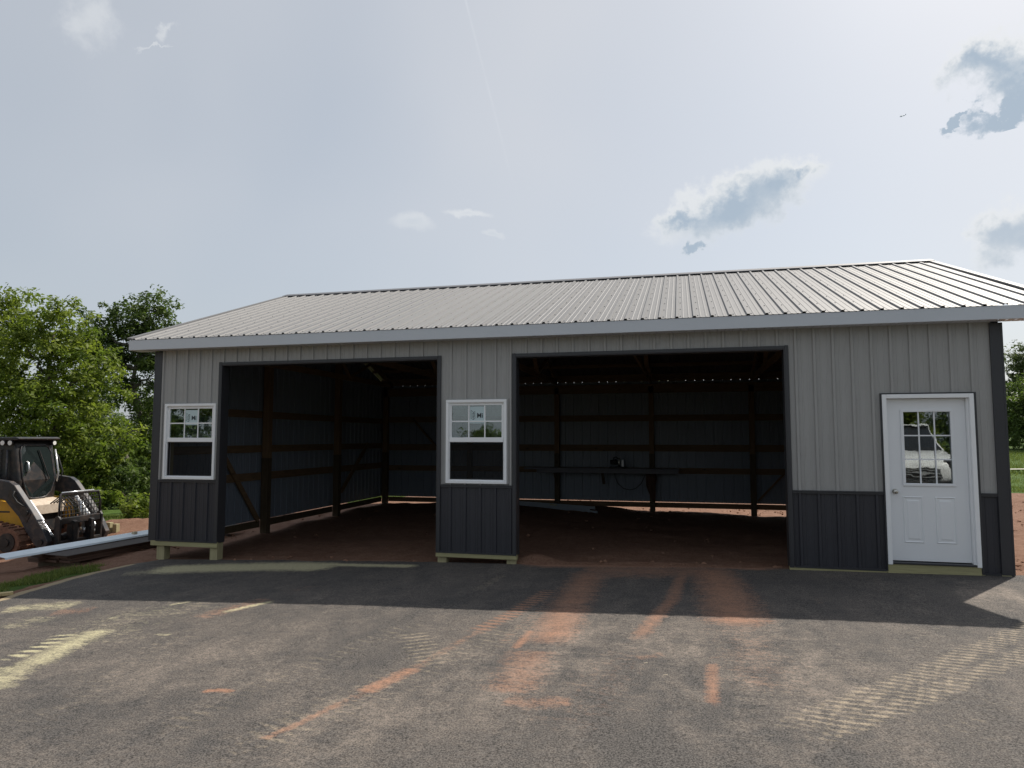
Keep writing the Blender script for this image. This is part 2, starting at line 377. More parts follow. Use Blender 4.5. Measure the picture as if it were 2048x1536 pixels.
clay_a = paint([
    ([(1105, 1178), (1020, 1232), (940, 1272)], .22, .95, .5, .105), ([(1100, 1182), (1000, 1242), (900, 1298), (830, 1340), (770, 1368), (700, 1402), (600, 1450), (505, 1490)], .10, .48, .7, 0),
    ([(835, 1338), (770, 1368), (720, 1392)], .12, 1.0, .7, 0), ([(690, 1405), (600, 1450), (515, 1486)], .06, .8, .7, 0),
    ([(1190, 1138), (1160, 1180), (1125, 1238), (1090, 1300)], .36, .9, .8, 0), ([(1150, 1138), (1120, 1180), (1060, 1240), (980, 1310)], .14, .5, .9, .1), ([(1120, 1235), (1000, 1300)], .16, .35, .9, .1),
    ([(1370, 1138), (1345, 1200), (1310, 1240), (1262, 1290)], .14, .85, .7, 0), ([(1415, 1135), (1455, 1200), (1480, 1262)], .48, 1.0, .8, 0), ([(1470, 1240), (1520, 1330), (1540, 1400)], .55, .38, .8, 0),
    ([(1445, 1225), (1500, 1252)], .36, .6, .8, 0), ([(1065, 1262), (1028, 1302)], .07, .95, .6, 0), ([(1260, 1290), (1180, 1400), (1120, 1480)], .5, .3, .8, 0),
    ([(1070, 1300), (1045, 1345), (1010, 1395)], .36, .66, .9, 0), ([(1000, 1402), (1080, 1410), (1150, 1404)], .18, .62, .9, 0),
    ([(1425, 1325), (1424, 1372), (1425, 1416)], .085, .85, .7, 0), ([(1428, 1316), (1432, 1318)], .08, .7, .8, 0), ([(1270, 1320), (1330, 1310)], .09, .55, .8, 0),
    ([(402, 1386), (435, 1384), (470, 1386)], .055, 1.2, .5, 0), ([(540, 1198), (470, 1218), (385, 1240)], .28, .55, .9, 0), ([(640, 1172), (560, 1190)], .3, .3, .9, 0),
    ([(190, 1222), (100, 1228)], .30, .55, .9, 0), ([(1625, 1190), (1645, 1212)], .07, .3, .7, 0), ([(1510, 1365), (1512, 1368)], .16, .5, .9, 0), ([(1700, 1160), (1900, 1175)], .3, .22, .9, 0),
    ([(1040, 1129), (1200, 1131), (1420, 1132), (1575, 1138)], .34, 1.5, .8, 0), ([(1150, 1142), (1450, 1144)], .8, .8, .9, 0),
    ([(450, 1120), (700, 1121), (1035, 1128)], .10, .7, .8, 0)])
saw_a = paint([
    ([(290, 1141), (420, 1137), (560, 1134), (680, 1136)], .50, 1.45, .7, 0), ([(620, 1130), (760, 1133), (840, 1134)], .18, 1.3, .7, 0), ([(240, 1150), (330, 1143)], .4, .55, .9, 0),
    ([(0, 1325), (50, 1310), (110, 1285), (140, 1268)], .22, 1.0, .7, .13), ([(45, 1338), (90, 1318), (150, 1285), (215, 1258)], .24, .95, .8, 0), ([(-40, 1390), (40, 1330)], .3, .8, .9, 0),
    ([(0, 1222), (70, 1216), (160, 1212)], .35, .7, .9, 0), ([(0, 1262), (100, 1235)], .4, .45, .9, 0), ([(550, 1204), (520, 1210), (440, 1228)], .09, .9, .8, 0),
    ([(335, 1213), (380, 1205)], .06, .8, .7, 0), ([(220, 1240), (235, 1235)], .06, .7, .7, 0), ([(310, 1270), (345, 1272)], .06, .6, .8, 0),
    ([(150, 1300), (260, 1240), (420, 1200)], .9, .35, 1.0, 0)])
tread_a = paint([
    ([(2150, 1215), (2048, 1262), (1880, 1338), (1660, 1425), (1520, 1475)], .25, .9, .6, -.081), ([(2150, 1265), (2048, 1312), (1900, 1375), (1720, 1446), (1600, 1490)], .22, .9, .6, -.081),
    ([(820, 1265), (845, 1300), (875, 1335)], .34, .7, .7, .10), ([(900, 1240), (780, 1268), (650, 1320), (500, 1385), (380, 1440), (250, 1500)], .35, .42, .9, .11),
    ([(1010, 1150), (975, 1168), (948, 1186)], .16, .7, .6, .06), ([(1060, 1240), (960, 1290), (800, 1360), (560, 1470), (420, 1530)], .55, .48, 1.0, .10),
    ([(700, 1390), (560, 1460), (420, 1536)], .35, .35, .9, .1), ([(2048, 1400), (1850, 1480)], .7, .35, 1, .12), ([(2048, 1200), (1700, 1330), (1400, 1440)], .4, .3, 1, .11), ([(400, 1250), (150, 1400), (0, 1480)], .45, .35, 1, .11)])
wall_far = sstep(-1.6, -3.4, AY)  # dust layer rises with distance out from the front wall
dust_a = .40+.14*wall_far
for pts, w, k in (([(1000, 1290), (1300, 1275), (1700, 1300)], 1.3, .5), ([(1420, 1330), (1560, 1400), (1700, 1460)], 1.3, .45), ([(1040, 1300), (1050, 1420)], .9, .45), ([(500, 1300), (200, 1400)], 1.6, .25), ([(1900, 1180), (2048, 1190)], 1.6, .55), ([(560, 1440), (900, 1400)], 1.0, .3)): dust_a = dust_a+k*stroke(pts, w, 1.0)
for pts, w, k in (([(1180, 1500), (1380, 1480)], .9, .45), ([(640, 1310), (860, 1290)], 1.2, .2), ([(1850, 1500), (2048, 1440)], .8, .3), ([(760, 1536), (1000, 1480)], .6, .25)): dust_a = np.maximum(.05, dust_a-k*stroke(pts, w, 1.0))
t = NT('asphalt'); v = t.coord()
at = lambda k: t.n('ShaderNodeAttribute', attribute_name=k).outputs['Fac']
big = t.noise(.55, 5, .6, v, .5); mid = t.noise(2.6, 6, .65, t.coord((1.6, .8, 1)), .4); fin = t.noise(26, 6, .7, v); grit = t.noise(85, 4, .8, v); vg = t.n('ShaderNodeTexVoronoi'); vg.inputs['Scale'].default_value = 70; t.l(v, vg.inputs['Vector'])
cc = t.mix(t.ramp(grit, .43, .57), (.017, .016, .016), (.112, .104, .098))
cc = t.mix(t.ramp(vg.outputs['Distance'], .30, .05), cc, (.17, .158, .145))
strk = t.noise(5, 6, .7, t.coord((1.0, 3.2, 1)), .8)
dm = t.math('MULTIPLY', t.ramp(t.math('ADD', t.math('ADD', t.math('MULTIPLY', mid, .45), t.math('MULTIPLY', big, .4)), t.math('MULTIPLY', strk, .3)), .50, .70), at('dust'))
cc = t.mix(t.math('MULTIPLY', t.math('MULTIPLY', dm, t.ramp(fin, .25, .6)), t.math('ADD', .3, t.math('MULTIPLY', t.ramp(grit, .36, .6), .7))), cc, (.31, .257, .212))
def stain(cc, name, colr):
    a = at(name); br = t.math('ADD', t.math('MULTIPLY', fin, .5), t.math('MULTIPLY', strk, .5))
    m = t.math('MULTIPLY', t.ramp(t.math('ADD', a, t.math('MULTIPLY', t.math('SUBTRACT', br, .5), 2.8)), .30, 1.15), t.ramp(a, .02, .45))
    return t.mix(t.math('MULTIPLY', m, t.math('ADD', .25, t.math('MULTIPLY', t.ramp(grit, .34, .6), .65))), cc, colr)
cc = stain(cc, 'tread', (.40, .33, .235)); cc = stain(cc, 'clay', (.38, .195, .12)); cc = stain(cc, 'sawdust', (.60, .55, .34))
ed = t.ramp(t.math('ADD', at('edge'), t.math('MULTIPLY', t.math('SUBTRACT', mid, .5), .8)), .45, .7)
cc = t.mix(ed, cc, (.31, .245, .155))
b1 = t.bump(grit, .55, .006); b2 = t.bump(mid, .25, .03, b1)
M_asph = t.done(t.principled(cc, .88, 0, b2, .25))
edge_a = sstep(.28, .02, AU+.0*AY)*sstep(-.2, -.6, AY)
grid_obj('asphalt_driveway', AX, AY2, AZ, M_asph, {'clay': clay_a, 'sawdust': saw_a, 'tread': tread_a, 'dust': dust_a, 'edge': edge_a})['kind'] = 'structure'

# ================================================================== the barn
XL, XR, DEP = -.228, 12.112, 9.05
XA, XBo, XC, XD = 1.02, 4.740, 5.918, 9.598
HO, HW, HT = 2.834, .944, 3.085
PH, XR0 = .2286, .1437-.012
YR, ZR, OE, ORK = 4.42, 4.925, .24, .60
FB, FT = 3.092, 3.262                     # fascia bottom / top at the front eave
SL = (ZR-FT)/(YR+OE)
def roof_z(y): return ZR-SL*abs(y-YR)
barn = empty('pole_barn', (XL, 0, 0)); tag(barn, 'open-fronted grey steel pole barn with charcoal wainscot and pale ribbed metal roof', 'barn')
BOFF = Vector((XL, 0, 0))
def part(mb, name, mat, parent=barn, **k):
    if parent is barn: mb.v = [(x-XL, y, z) for x, y, z in mb.v]
    else: mb.v = [(x-XL, y, z) for x, y, z in mb.v]
    return mb.build(name, mat, parent, **k)
RIBP = [(-.024, 0), (-.015, .022), (.015, .022), (.024, 0), (.066, 0), (.070, .0035), (.084, .0035), (.088, 0), (.140, 0), (.144, .0035), (.158, .0035), (.162, 0)]
def profile(a, b, phase):
    k0 = int(math.floor((a-phase)/PH))-1; k1 = int(math.ceil((b-phase)/PH))+1
    xs = []; hs = []
    for k in range(k0, k1+1):
        for dx, h in RIBP: xs.append(phase+k*PH+dx); hs.append(h)
    pts = [(a, float(np.interp(a, xs, hs)))]+[(x, h) for x, h in zip(xs, hs) if a+1e-4 < x < b-1e-4]+[(b, float(np.interp(b, xs, hs)))]
    return pts
def corr(mb, a, b, t0, t1, phase, fn, flip=False):
    """ribbed sheet: a..b across the ribs, t0..t1 along them; fn(s,h,t)->xyz; t0/t1 may be functions of s"""
    P = profile(a, b, phase); n = len(P)
    f0 = t0 if callable(t0) else (lambda s: t0); f1 = t1 if callable(t1) else (lambda s: t1)
    vs = [fn(s, h, f0(s)) for s, h in P]+[fn(s, h, f1(s)) for s, h in P]
    mb.add(vs, [((i, i+1, i+1+n, i+n) if not flip else (i, i+n, i+1+n, i+1)) for i in range(n-1)])
def sheets(a, b, phase, w=.9144):
    k = math.ceil((a-phase-.05)/w); e = [a]
    x = phase+.03+k*w
    while x < b-.02:
        if x > a+.02: e.append(x)
        x += w
    e.append(b); return list(zip(e[:-1], e[1:]))
WIN = [(-.010, .953, .985, 2.210), (4.872, 5.795, .992, 2.212)]
DOOR = (10.725, 11.810, -.03, 2.222)
holes = [(XA, XBo, -1, HO), (XC, XD, -1, HO)]+[(a+.02, b-.02, c, d-.02) for a, b, c, d in WIN]+[DOOR]
def front_sheet(a, b, z0, z1):
    cuts = sorted({a, b}|{h[0] for h in holes if a < h[0] < b}|{h[1] for h in holes if a < h[1] < b})
    mb = MB()
    for u0, u1 in zip(cuts[:-1], cuts[1:]):
        um = (u0+u1)/2; segs = [(z0, z1)]
        for h in holes:
            if h[0] < um < h[1]:
                ns = []
                for s0, s1 in segs:
                    if h[3] <= s0 or h[2] >= s1: ns.append((s0, s1)); continue
                    if h[2] > s0: ns.append((s0, h[2]))
                    if h[3] < s1: ns.append((h[3], s1))
                segs = ns
        for s0, s1 in segs: corr(mb, u0, u1, s0, s1, XR0, lambda s, h, t_: (s, -h, t_))
    return mb
for a, b in sheets(XL+.10, XR-.10, XR0):
    mb = front_sheet(a, b, HW+.03, HT+.06)
    if mb.f: part(mb, 'wall_panel', M_wall, fix=False)
    mb = front_sheet(a, b, 0, HW)
    if mb.f: part(mb, 'wainscot_panel', M_char, fix=False)
# side and back walls: full sheets
for a, b in sheets(.02, DEP, .11):
    mb = MB(); corr(mb, a, b, -.02, lambda s: roof_z(s)-.06, .11, lambda s, h, t_: (XL-h, s, t_), True); part(mb, 'side_panel', M_wall, fix=False)
    mb = MB(); corr(mb, a, b, -.02, lambda s: roof_z(s)-.06, .11, lambda s, h, t_: (XR+h, s, t_)); part(mb, 'side_panel', M_wall, fix=False)
ZBT = 3.165
for a, b in sheets(XL, XR, XR0):
    mb = MB(); corr(mb, a, b, -.02, ZBT, XR0, lambda s, h, t_: (s, DEP+h, t_), True); part(mb, 'back_panel', M_wall, fix=False)
# ---- trim
for x0, x1, sgn in ((XL, XL+.115, 1), (XR-.115, XR, -1)):
    mb = MB(); mb.box(x0-.004 if sgn > 0 else x0, x1 if sgn > 0 else x1+.004, -.030, -.003, -.012, HT)
    xo = XL-.03 if sgn > 0 else XR+.004
    mb.box(xo, xo+.026, -.030, .115, -.012, HT); part(mb, 'corner_trim', M_trimc, bevel=.004)
for a, b in ((XL+.12, XA-.046), (XBo+.046, XC-.046), (XD+.046, DOOR[0]-.004), (DOOR[1]+.004, XR-.12)):
    mb = MB(); mb.box(a, b, -.031, -.002, HW-.012, HW+.030); mb.box(a, b, -.040, -.031, HW+.012, HW+.030); part(mb, 'wainscot_cap', M_trimc, bevel=.003)
    mb = MB(); mb.box(a, b, -.036, -.002, -.018, .004); part(mb, 'base_trim', M_trimc)
for x, s in ((XA, -1), (XBo, 1), (XC, -1), (XD, 1)):          # jamb trim wraps the face and the reveal
    mb = MB(); xa, xb = (x-.042, x+.004) if s < 0 else (x-.004, x+.042)
    mb.box(xa, xb, -.034, -.002, -.02, HO+.045); xi = (x+.0045, x+.018) if s < 0 else (x-.018, x-.0045)
    mb.box(xi[0], xi[1], -.034, .165, -.02, HO); part(mb, 'jamb_trim', M_trimc, bevel=.003)
for a, b in ((XA, XBo), (XC, XD)):
    mb = MB(); mb.box(a+.006, b-.006, -.034, -.002, HO-.004, HO+.040); mb.box(a+.02, b-.02, -.030, .165, HO-.016, HO-.0045); part(mb, 'head_trim', M_trimc, bevel=.003)
# ---- posts, skirt boards, girts
def post(x, y, w, d, z0, z1, zs=1.24, mat=None):
    mb = MB(); mb.box(x-w/2, x+w/2, y-d/2, y+d/2, zs, z1); o = part(mb, 'post', mat or M_frame_v, bevel=.004)
    mb = MB(); mb.box(x-w/2-.003, x+w/2+.003, y-d/2-.003, y+d/2+.003, z0, zs); part(mb, 'post_base', mat or M_dark_v, o, bevel=.004)
def leg(x0, x1, y0, y1, z0): mb = MB(); mb.box(x0, x1, y0, y1, z0, 3.02); part(mb, 'post', M_treat_v, bevel=.004)
leg(-.115, .03, .01, .15, -.55); leg(XA-.135, XA+.002, .01, .155, -.50); leg(XBo-.002, XBo+.135, .01, .155, -.35); leg(XC-.135, XC+.002, .01, .155, -.32)
leg(XD-.002, XD+.13, .01, .155, -.25); leg(XR-.17, XR-.03, .01, .15, -.2); leg(DOOR[0]-.16, DOOR[0]-.02, .01, .15, -.2)
for a, b, z0 in ((XL+.02, XA+.02, -.092), (XBo-.02, XC+.02, -.078), (XD-.02, DOOR[0]+.005, -.14), (DOOR[1]-.03, XR-.01, -.12)):
    mb = MB(); mb.box(a, b, -.028, .008, z0, -.003); part(mb, 'skirt_board', M_treat_h, bevel=.003)
mb = MB(); mb.box(DOOR[0]+.008, DOOR[1]-.033, -.036, .008, -.10, .076); part(mb, 'sill_board', M_treat_h, bevel=.003)
for y in (3.03, 6.06, DEP-.1): post(XL+.12 if y < 9 else XL+.12, y, .14, .14, -.6, roof_z(y)-.2)
for y in (3.03, 6.06): post(XR-.12, y, .14, .14, -.6, roof_z(y)-.2)
for x in (2.44, 4.93, 7.46, 9.98, XR-.1): post(x, DEP-.1, .13, .14, -.7, 3.02)
SEG = [(.16, 2.955), (3.105, 5.985), (6.135, DEP-.18)]
for z0, z1 in ((2.06, 2.205), (1.36, 1.505), (.795, .95), (-.165, -.03)):
    for y0, y1 in SEG:
        for x0 in (XL+.004, XR-.045):
            mb = MB(); mb.box(x0, x0+.04, y0, y1, z0, z1); part(mb, 'girt' if z0 > 0 else 'side_skirt_board', M_frame_y if z0 > 0 else M_dark_v)
for z0, z1 in ((2.10, 2.265), (1.30, 1.475), (.72, .87), (-.165, -.035)):
    xs = [XL+.2, 2.375, 4.865, 7.395, 9.915, XR-.17]
    for i in range(5):
        mb = MB(); mb.box(xs[i]+(.13 if i else 0), xs[i+1], DEP-.045, DEP-.004, z0, z1); part(mb, 'girt' if z0 > 0 else 'back_skirt_board', M_frame_h)
mb = MB(); mb.box(XL+.05, XR-.05, DEP-.17, DEP-.05, 2.85, 3.08); part(mb, 'back_header', M_frame_h)
mb = MB(); mb.box(XL+.05, XR-.05, .17, .21, 2.86, 3.09); part(mb, 'front_header', M_frame_h)
mb = MB(); mb.bar((XL+.065, 1.62, 1.42), (XL+.065, 2.86, -.02), .10, .04, (1, 0, 0)); part(mb, 'brace', M_frame_y)
mb = MB(); mb.bar((XL+.065, 7.9, 1.5), (XL+.065, 6.4, .3), .10, .04, (1, 0, 0)); part(mb, 'brace', M_frame_y)
mb = MB(); mb.bar((1.9, DEP-.19, .95), (.75, DEP-.19, 2.2), .04, .09, (0, 1, 0)); part(mb, 'brace', M_frame_h)
mb = MB(); mb.bar((10.08, DEP-.06, .05), (11.2, DEP-.06, 1.25), .04, .09, (0, 1, 0)); part(mb, 'brace', M_frame_h)
# back eave: a filler strip with a small open slot at every rib, added to let sky through as bright dots
mb = MB(); k = -3; e = [XL]
while XR0+k*PH < XR:
    x = XR0+k*PH
    if x > XL+.1 and k % 5 not in (0,) : e += [x-.008, x+.008]
    k += 1
e.append(XR)
for i in range(0, len(e)-1, 2): mb.box(e[i], e[i+1], DEP-.02, DEP+.02, ZBT, ZBT+.012)
mb.box(XL, XR, DEP-.02, DEP+.02, ZBT+.0122, roof_z(DEP)+.022); part(mb, 'eave_filler', M_frame_h)
# ---- roof
NRM = Vector((0, -SL, 1)).normalized(); SLEN = math.hypot(YR+OE, ZR-FT); DIRU = Vector((0, YR+OE, ZR-FT)).normalized()
RX0, RX1 = -.585, 12.79
RPH = RX0+.115
def rf(s, h, t_): p = Vector((s, -OE-.02, FT+.006-.02*SL))+DIRU*t_+NRM*h; return (p.x, p.y, p.z)
YB = DEP+.045; SLB = math.hypot(YB-YR, ZR-roof_z(YB)); NB = Vector((0, SL, 1)).normalized(); DIRB = Vector((0, -(YB-YR), ZR-roof_z(YB))).normalized()
def rb(s, h, t_): p = Vector((s, YB, roof_z(YB)+.006))+DIRB*t_+NB*h; return (p.x, p.y, p.z)
for a, b in sheets(RX0, RX1, RPH):
    mb = MB(); corr(mb, a, b, 0, SLEN+.01, RPH, rf); part(mb, 'roof_panel', M_roof, fix=False)
    mb = MB(); corr(mb, a, b, 0, SLB-.01, RPH, rb, True); part(mb, 'roof_panel', M_roof, fix=False)
mb = MB(); ft = FT-.004
mb.box(RX0+.004, RX1-.004, -OE-.012, -OE+.012, FB, ft); part(mb, 'fascia', M_trimw, bevel=.004)
for x in (RX0, RX1-.02):                      # rake boards
    mb = MB(); z0, z1 = FT-.015, ZR-.015
    mb.prism([(-OE-.005, FB), (-OE-.005, z0), (YR, z1), (YR, z1-.17), (-OE+.25, FB)], x, x+.02, 'x'); part(mb, 'rake_board', M_trimw)
    mb = MB(); mb.prism([(YB, roof_z(YB)-.02), (YR+.001, z1), (YR+.001, z1-.17), (YB, roof_z(YB)-.19)], x, x+.02, 'x'); part(mb, 'rake_board', M_trimw)
    mb = MB(); xx = x-.03 if x == RX0 else x-.045
    mb.prism([(-OE-.02, FT+.012), (-OE-.02, FT+.036), (YR, ZR+.036), (YR, ZR+.012)], xx, xx+.09, 'x'); part(mb, 'rake_trim', M_roof, fix=True)
# soffit with its vent grooves, and the boxed ends
mb = MB(); x = RX0+.03
while x < RX1-.03:
    mb.add([(x, -OE+.013, FB+.006), (x+.094, -OE+.013, FB+.006), (x+.094, -.002, FB+.006), (x, -.002, FB+.006), (x+.1, -OE+.013, FB+.018), (x+.1, -.002, FB+.018)], [(0, 3, 2, 1), (1, 2, 5, 4)])
    mb.box(x+.086, x+.094, -.12, -.05, FB+.0035, FB+.0055); x += .1
part(mb, 'soffit', M_trimw, fix=False)
mb = MB(); mb.box(RX0+.02, XL-.035, -OE+.014, .02, FB-.002, FB+.004); part(mb, 'soffit_return', M_trimw)
mb = MB(); mb.prism([(YR-.19, ZR+.030-.19*SL), (YR, ZR+.034), (YR+.19, ZR+.030-.19*SL), (YR+.19, ZR+.044-.19*SL), (YR, ZR+.050), (YR-.19, ZR+.044-.19*SL)], RX0-.02, RX1+.02, 'x'); part(mb, 'ridge_cap', M_cap)
mb = MB()                                      # dark closure under the cap
mb.prism([(YR-.15, ZR+.006-.15*SL), (YR, ZR+.01), (YR, ZR+.03), (YR-.15, ZR+.026-.15*SL)], RX0+.05, RX1-.05, 'x'); part(mb, 'ridge_closure', M_black)
mb = MB()
for k in range(70):
    xk = RPH+.045+k*PH
    if xk > RX1: break
    for r_ in range(9):
        p = Vector(rf(xk, .002, .12+r_*(SLEN-.3)/8)); s = .007
        mb.bar(p, p+NRM*.008, .014, .014, (1, 0, 0))
part(mb, 'roof_screws', M_screw, kind='stuff')
mb = MB()
for k in range(60):
    xk = XR0+.04+k*PH
    for z in (1.02, 1.42, 2.14, 2.95):
        if XL+.1 < xk < XR-.1 and not any(h[0]-.03 < xk < h[1]+.03 and h[2]-.03 < z < h[3]+.05 for h in holes): mb.box(xk-.005, xk+.005, -.007, -.0005, z-.005, z+.005)
part(mb, 'wall_screws', M_screw, kind='stuff')
# ---- trusses and purlins
def truss(x):
    o = None
    yb0, yb1 = .22, DEP-.18
    mb = MB(); mb.box(x-.019, x+.019, yb0, yb1, 3.095, 3.225); o = part(mb, 'truss', M_truss)
    tz = lambda y: roof_z(y)-.175
    for y0 in (yb0, yb1):
        mb = MB(); mb.bar((x, y0, tz(y0)), (x, YR, tz(YR)), .038, .12, (0, 0, 1)); part(mb, 'top_chord', M_truss, o)
    for (y0, z0, y1, z1) in ((1.7, 3.22, 1.5, tz(1.5)), (2.9, 3.22, 1.6, tz(1.6)), (2.9, 3.22, YR, tz(YR)), (DEP-2.9, 3.22, YR, tz(YR)), (DEP-2.9, 3.22, DEP-1.6, tz(DEP-1.6))):
        mb = MB(); mb.bar((x+.04, y0, z0-.04), (x+.04, y1, z1), .036, .09, (1, 0, 0)); part(mb, 'web', M_truss, o)
for x in (.1, 2.44, 4.93, 7.46, 9.98, 12.0): truss(x)
for i in range(8):
    t_ = .25+i*(SLEN-.4)/7
    for fn in (rf, rb):
        p = fn(0, -.055, min(t_, SLB-.1)); mb = MB(); mb.bar((XL+.02, p[1], p[2]), (XR-.02, p[1], p[2]), .05, .085, (0, 0, 1)); part(mb, 'purlin', M_frame_h)
for xa_, xb_, y in ((5.6, 6.9, 3.6), (7.6, 8.8, 3.2)):
    mb = MB(); mb.bar((xa_, y, 3.28), (xb_, y+.5, 4.05), .04, .10, (0, 1, 0)); part(mb, 'sway_brace', M_truss)
# ---- windows
def text_mesh(txt, size, x, y, z, parent, mat, bold=.0):
    cu = bpy.data.curves.new('sticker_lettering', 'FONT'); cu.body = txt; cu.size = size; cu.extrude = .0004; cu.offset = bold
    tmp = bpy.data.objects.new('tmp', cu); col.objects.link(tmp); bpy.context.view_layer.update()
    me = bpy.data.meshes.new_from_object(tmp.evaluated_get(bpy.context.evaluated_depsgraph_get()))
    bpy.data.objects.remove(tmp); o = bpy.data.objects.new('sticker_lettering', me); col.objects.link(o); me.materials.clear(); me.materials.append(mat)
    o.rotation_euler = (math.pi/2, 0, 0); o.location = (x-XL, y, z); o.parent = parent; return o
def window(x0, x1, z0, z1, lab):
    mb = MB(); mb.ring(x0, x1, z0, z1, .040, -.052, -.030); mb.ring(x0+.020, x1-.020, z0+.020, z1-.020, .034, -.0295, .06)
    w = part(mb, 'window', M_vinyl, bevel=.004, label=lab)
    mb = MB(); mb.ring(x0-.032, x1+.026, z0+.002, z1+.012, .05, -.0285, -.003); part(mb, 'channel_trim', M_wall, w)
    a, b = x0+.055, x1-.055; zm = z0+.525*(z1-z0); zt = z1-.055; zl = z0+.055
    mb = MB(); mb.ring(a, b, zm-.038, zt, .026, -.022, .012); mb.box(a, b, -.036, -.0225, zm-.04, zm+.028); part(mb, 'upper_sash', M_vinyl, w, bevel=.003)
    a2, b2, c2, d2 = a+.026, b-.026, zm-.012, zt-.026
    c2 = zm+.028
    xs = [a2, a2+(b2-a2)*.345, a2+(b2-a2)*.665, b2]; zmid = (c2+d2)/2
    for i in range(3):
        for (q0, q1) in ((c2, zmid), (zmid, d2)):
            mb = MB(); mb.box(xs[i]+.001, xs[i+1]-.001, -.0065, -.0035, q0+.001, q1-.001); part(mb, 'pane', M_pane, w)
    for x in xs[1:3]:
        mb = MB(); mb.box(x-.009, x+.009, -.0130, -.0075, c2, d2); part(mb, 'muntin', M_vinyl, w)
        mb = MB(); mb.box(x-.005, x+.005, .010, .014, c2, d2); part(mb, 'muntin_reflection', M_vinyl, w)  # thin white bars standing in for the grille's reflection in the glass
    mb = MB(); mb.box(a2, b2, -.0128, -.0078, zmid-.009, zmid+.009); part(mb, 'muntin', M_vinyl, w)
    mb = MB(); mb.box(a2, b2, .0101, .0139, zmid-.005, zmid+.005); part(mb, 'muntin_reflection', M_vinyl, w)
    mb = MB(); mb.ring(a, b, zl, zm-.04, .012, -.012, .02); part(mb, 'screen_frame', M_trimc, w)
    mb = MB(); mb.add([(a+.012, .004, zl+.012), (b-.012, .004, zl+.012), (b-.012, .004, zm-.052), (a+.012, .004, zm-.052)], [(0, 1, 2, 3)]); part(mb, 'insect_screen', M_screen, w, fix=False)
    # label stuck on the top middle pane
    sx0, sx1, sz0, sz1 = xs[1]+.014, xs[2]-.002, zmid-.030, d2-.020
    mb = MB(); mb.box(sx0, sx1, -.0075, -.0067, sz0, sz1); st = part(mb, 'sticker', M_sticker, w)
    W_, H_ = sx1-sx0, sz1-sz0; mb = MB(); yl = -.0080
    def ln(p, q): mb.bar((sx0+W_*p[0], yl, sz0+H_*p[1]), (sx0+W_*q[0], yl, sz0+H_*q[1]), .0008, .0055, (0, 0, 1) if abs(p[0]-q[0]) > abs(p[1]-q[1])*.5 else (1, 0, 0))
    def pl(pts):
        for p, q in zip(pts[:-1], pts[1:]):
            P, Q = Vector((sx0+W_*p[0], yl, sz0+H_*p[1])), Vector((sx0+W_*q[0], yl, sz0+H_*q[1])); d = (Q-P).normalized(); n_ = Vector((-d.z, 0, d.x))*.0026; e_ = d*.002
            mb.add([P-n_-e_, Q-n_+e_, Q+n_+e_, P+n_-e_], [(0, 1, 2, 3)])
    pl([(.08, .78), (.08, .30), (.24, .22), (.34, .30), (.34, .72)]); pl([(.08, .78), (.24, .66), (.24, .22)]); pl([(.24, .66), (.34, .72)]); pl([(.16, .60), (.16, .36), (.29, .40), (.29, .62), (.16, .60)])
    part(mb, 'sticker_logo', M_ink, st, fix=False)
    text_mesh('Mi', .098, sx0+W_*.46, -.0082, sz0+H_*.34, st, M_ink, .0022)
    return w
window(*WIN[0], 'white sash window nearest the left corner, above the charcoal wainscot')
window(*WIN[1], 'white sash window on the narrow pier between the two openings')
# ---- entry door
dx0, dx1, dz0, dz1 = 10.803, 11.708, .112, 2.150
mb = MB(); f0, f1, ftp = 10.742, 11.782, 2.206
mb.box(f0, f0+.052, -.048, -.006, .070, ftp); mb.box(f1-.052, f1, -.048, -.006, .070, ftp); mb.box(f0+.052, f1-.052, -.048, -.006, ftp-.052, ftp)
mb.box(f0+.030, dx0-.002, -.0055, .12, .080, dz1+.004); mb.box(dx1+.002, f1-.030, -.0055, .12, .080, dz1+.004); mb.box(f0+.030, f1-.030, -.0055, .12, dz1+.0045, ftp-.01)
fr = part(mb, 'door_frame', M_vinyl, bevel=.005)
mb = MB(); mb.box(DOOR[0], f0-.001, -.036, -.002, -.012, ftp+.018); mb.box(f1+.001, DOOR[1], -.036, -.002, -.012, ftp+.018); mb.box(f0-.001, f1+.001, -.036, -.002, ftp+.001, ftp+.018); part(mb, 'door_channel', M_trimc)
mb = MB(); mb.box(f0+.053, f1-.053, -.050, .10, .078, .100); part(mb, 'threshold', M_trimc, bevel=.004)
g = [at_y(px, py, .045) for px, py in ((1805, 824), (1900, 823), (1810, 966), (1905, 968))]
gx0, gx1, gz0, gz1 = (g[0][0]+g[2][0])/2, (g[1][0]+g[3][0])/2, (g[2][2]+g[3][2])/2, (g[0][2]+g[1][2])/2
yd0, yd1 = .045, .09
mb = MB(); mb.box(dx0, gx0, yd0, yd1, dz0, dz1); mb.box(gx1, dx1, yd0, yd1, dz0, dz1); mb.box(gx0, gx1, yd0, yd1, dz0, gz0); mb.box(gx0, gx1, yd0, yd1, gz1, dz1)
def emboss(a, b, c, d, w=.022, h=.009):        # raised mitred moulding with a fielded centre
    V = []
    for k, (i, y) in enumerate(((0, yd0-.0005), (w*.45, yd0-h), (w, yd0-.0008), (w*1.9, yd0-.0008), (w*2.6, yd0-h*.7))):
        V += [(a+i, y, c+i), (b-i, y, c+i), (b-i, y, d-i), (a+i, y, d-i)]
    F = []
    for k in range(4):
        for j in range(4): F.append((k*4+j, k*4+(j+1) % 4, k*4+4+(j+1) % 4, k*4+4+j))
    F.append((16, 17, 18, 19)); mb.add(V, F)
dw = dx1-dx0
emboss(dx0+.17*dw, dx0+.425*dw, .335, .915); emboss(dx0+.575*dw, dx0+.83*dw, .335, .915)
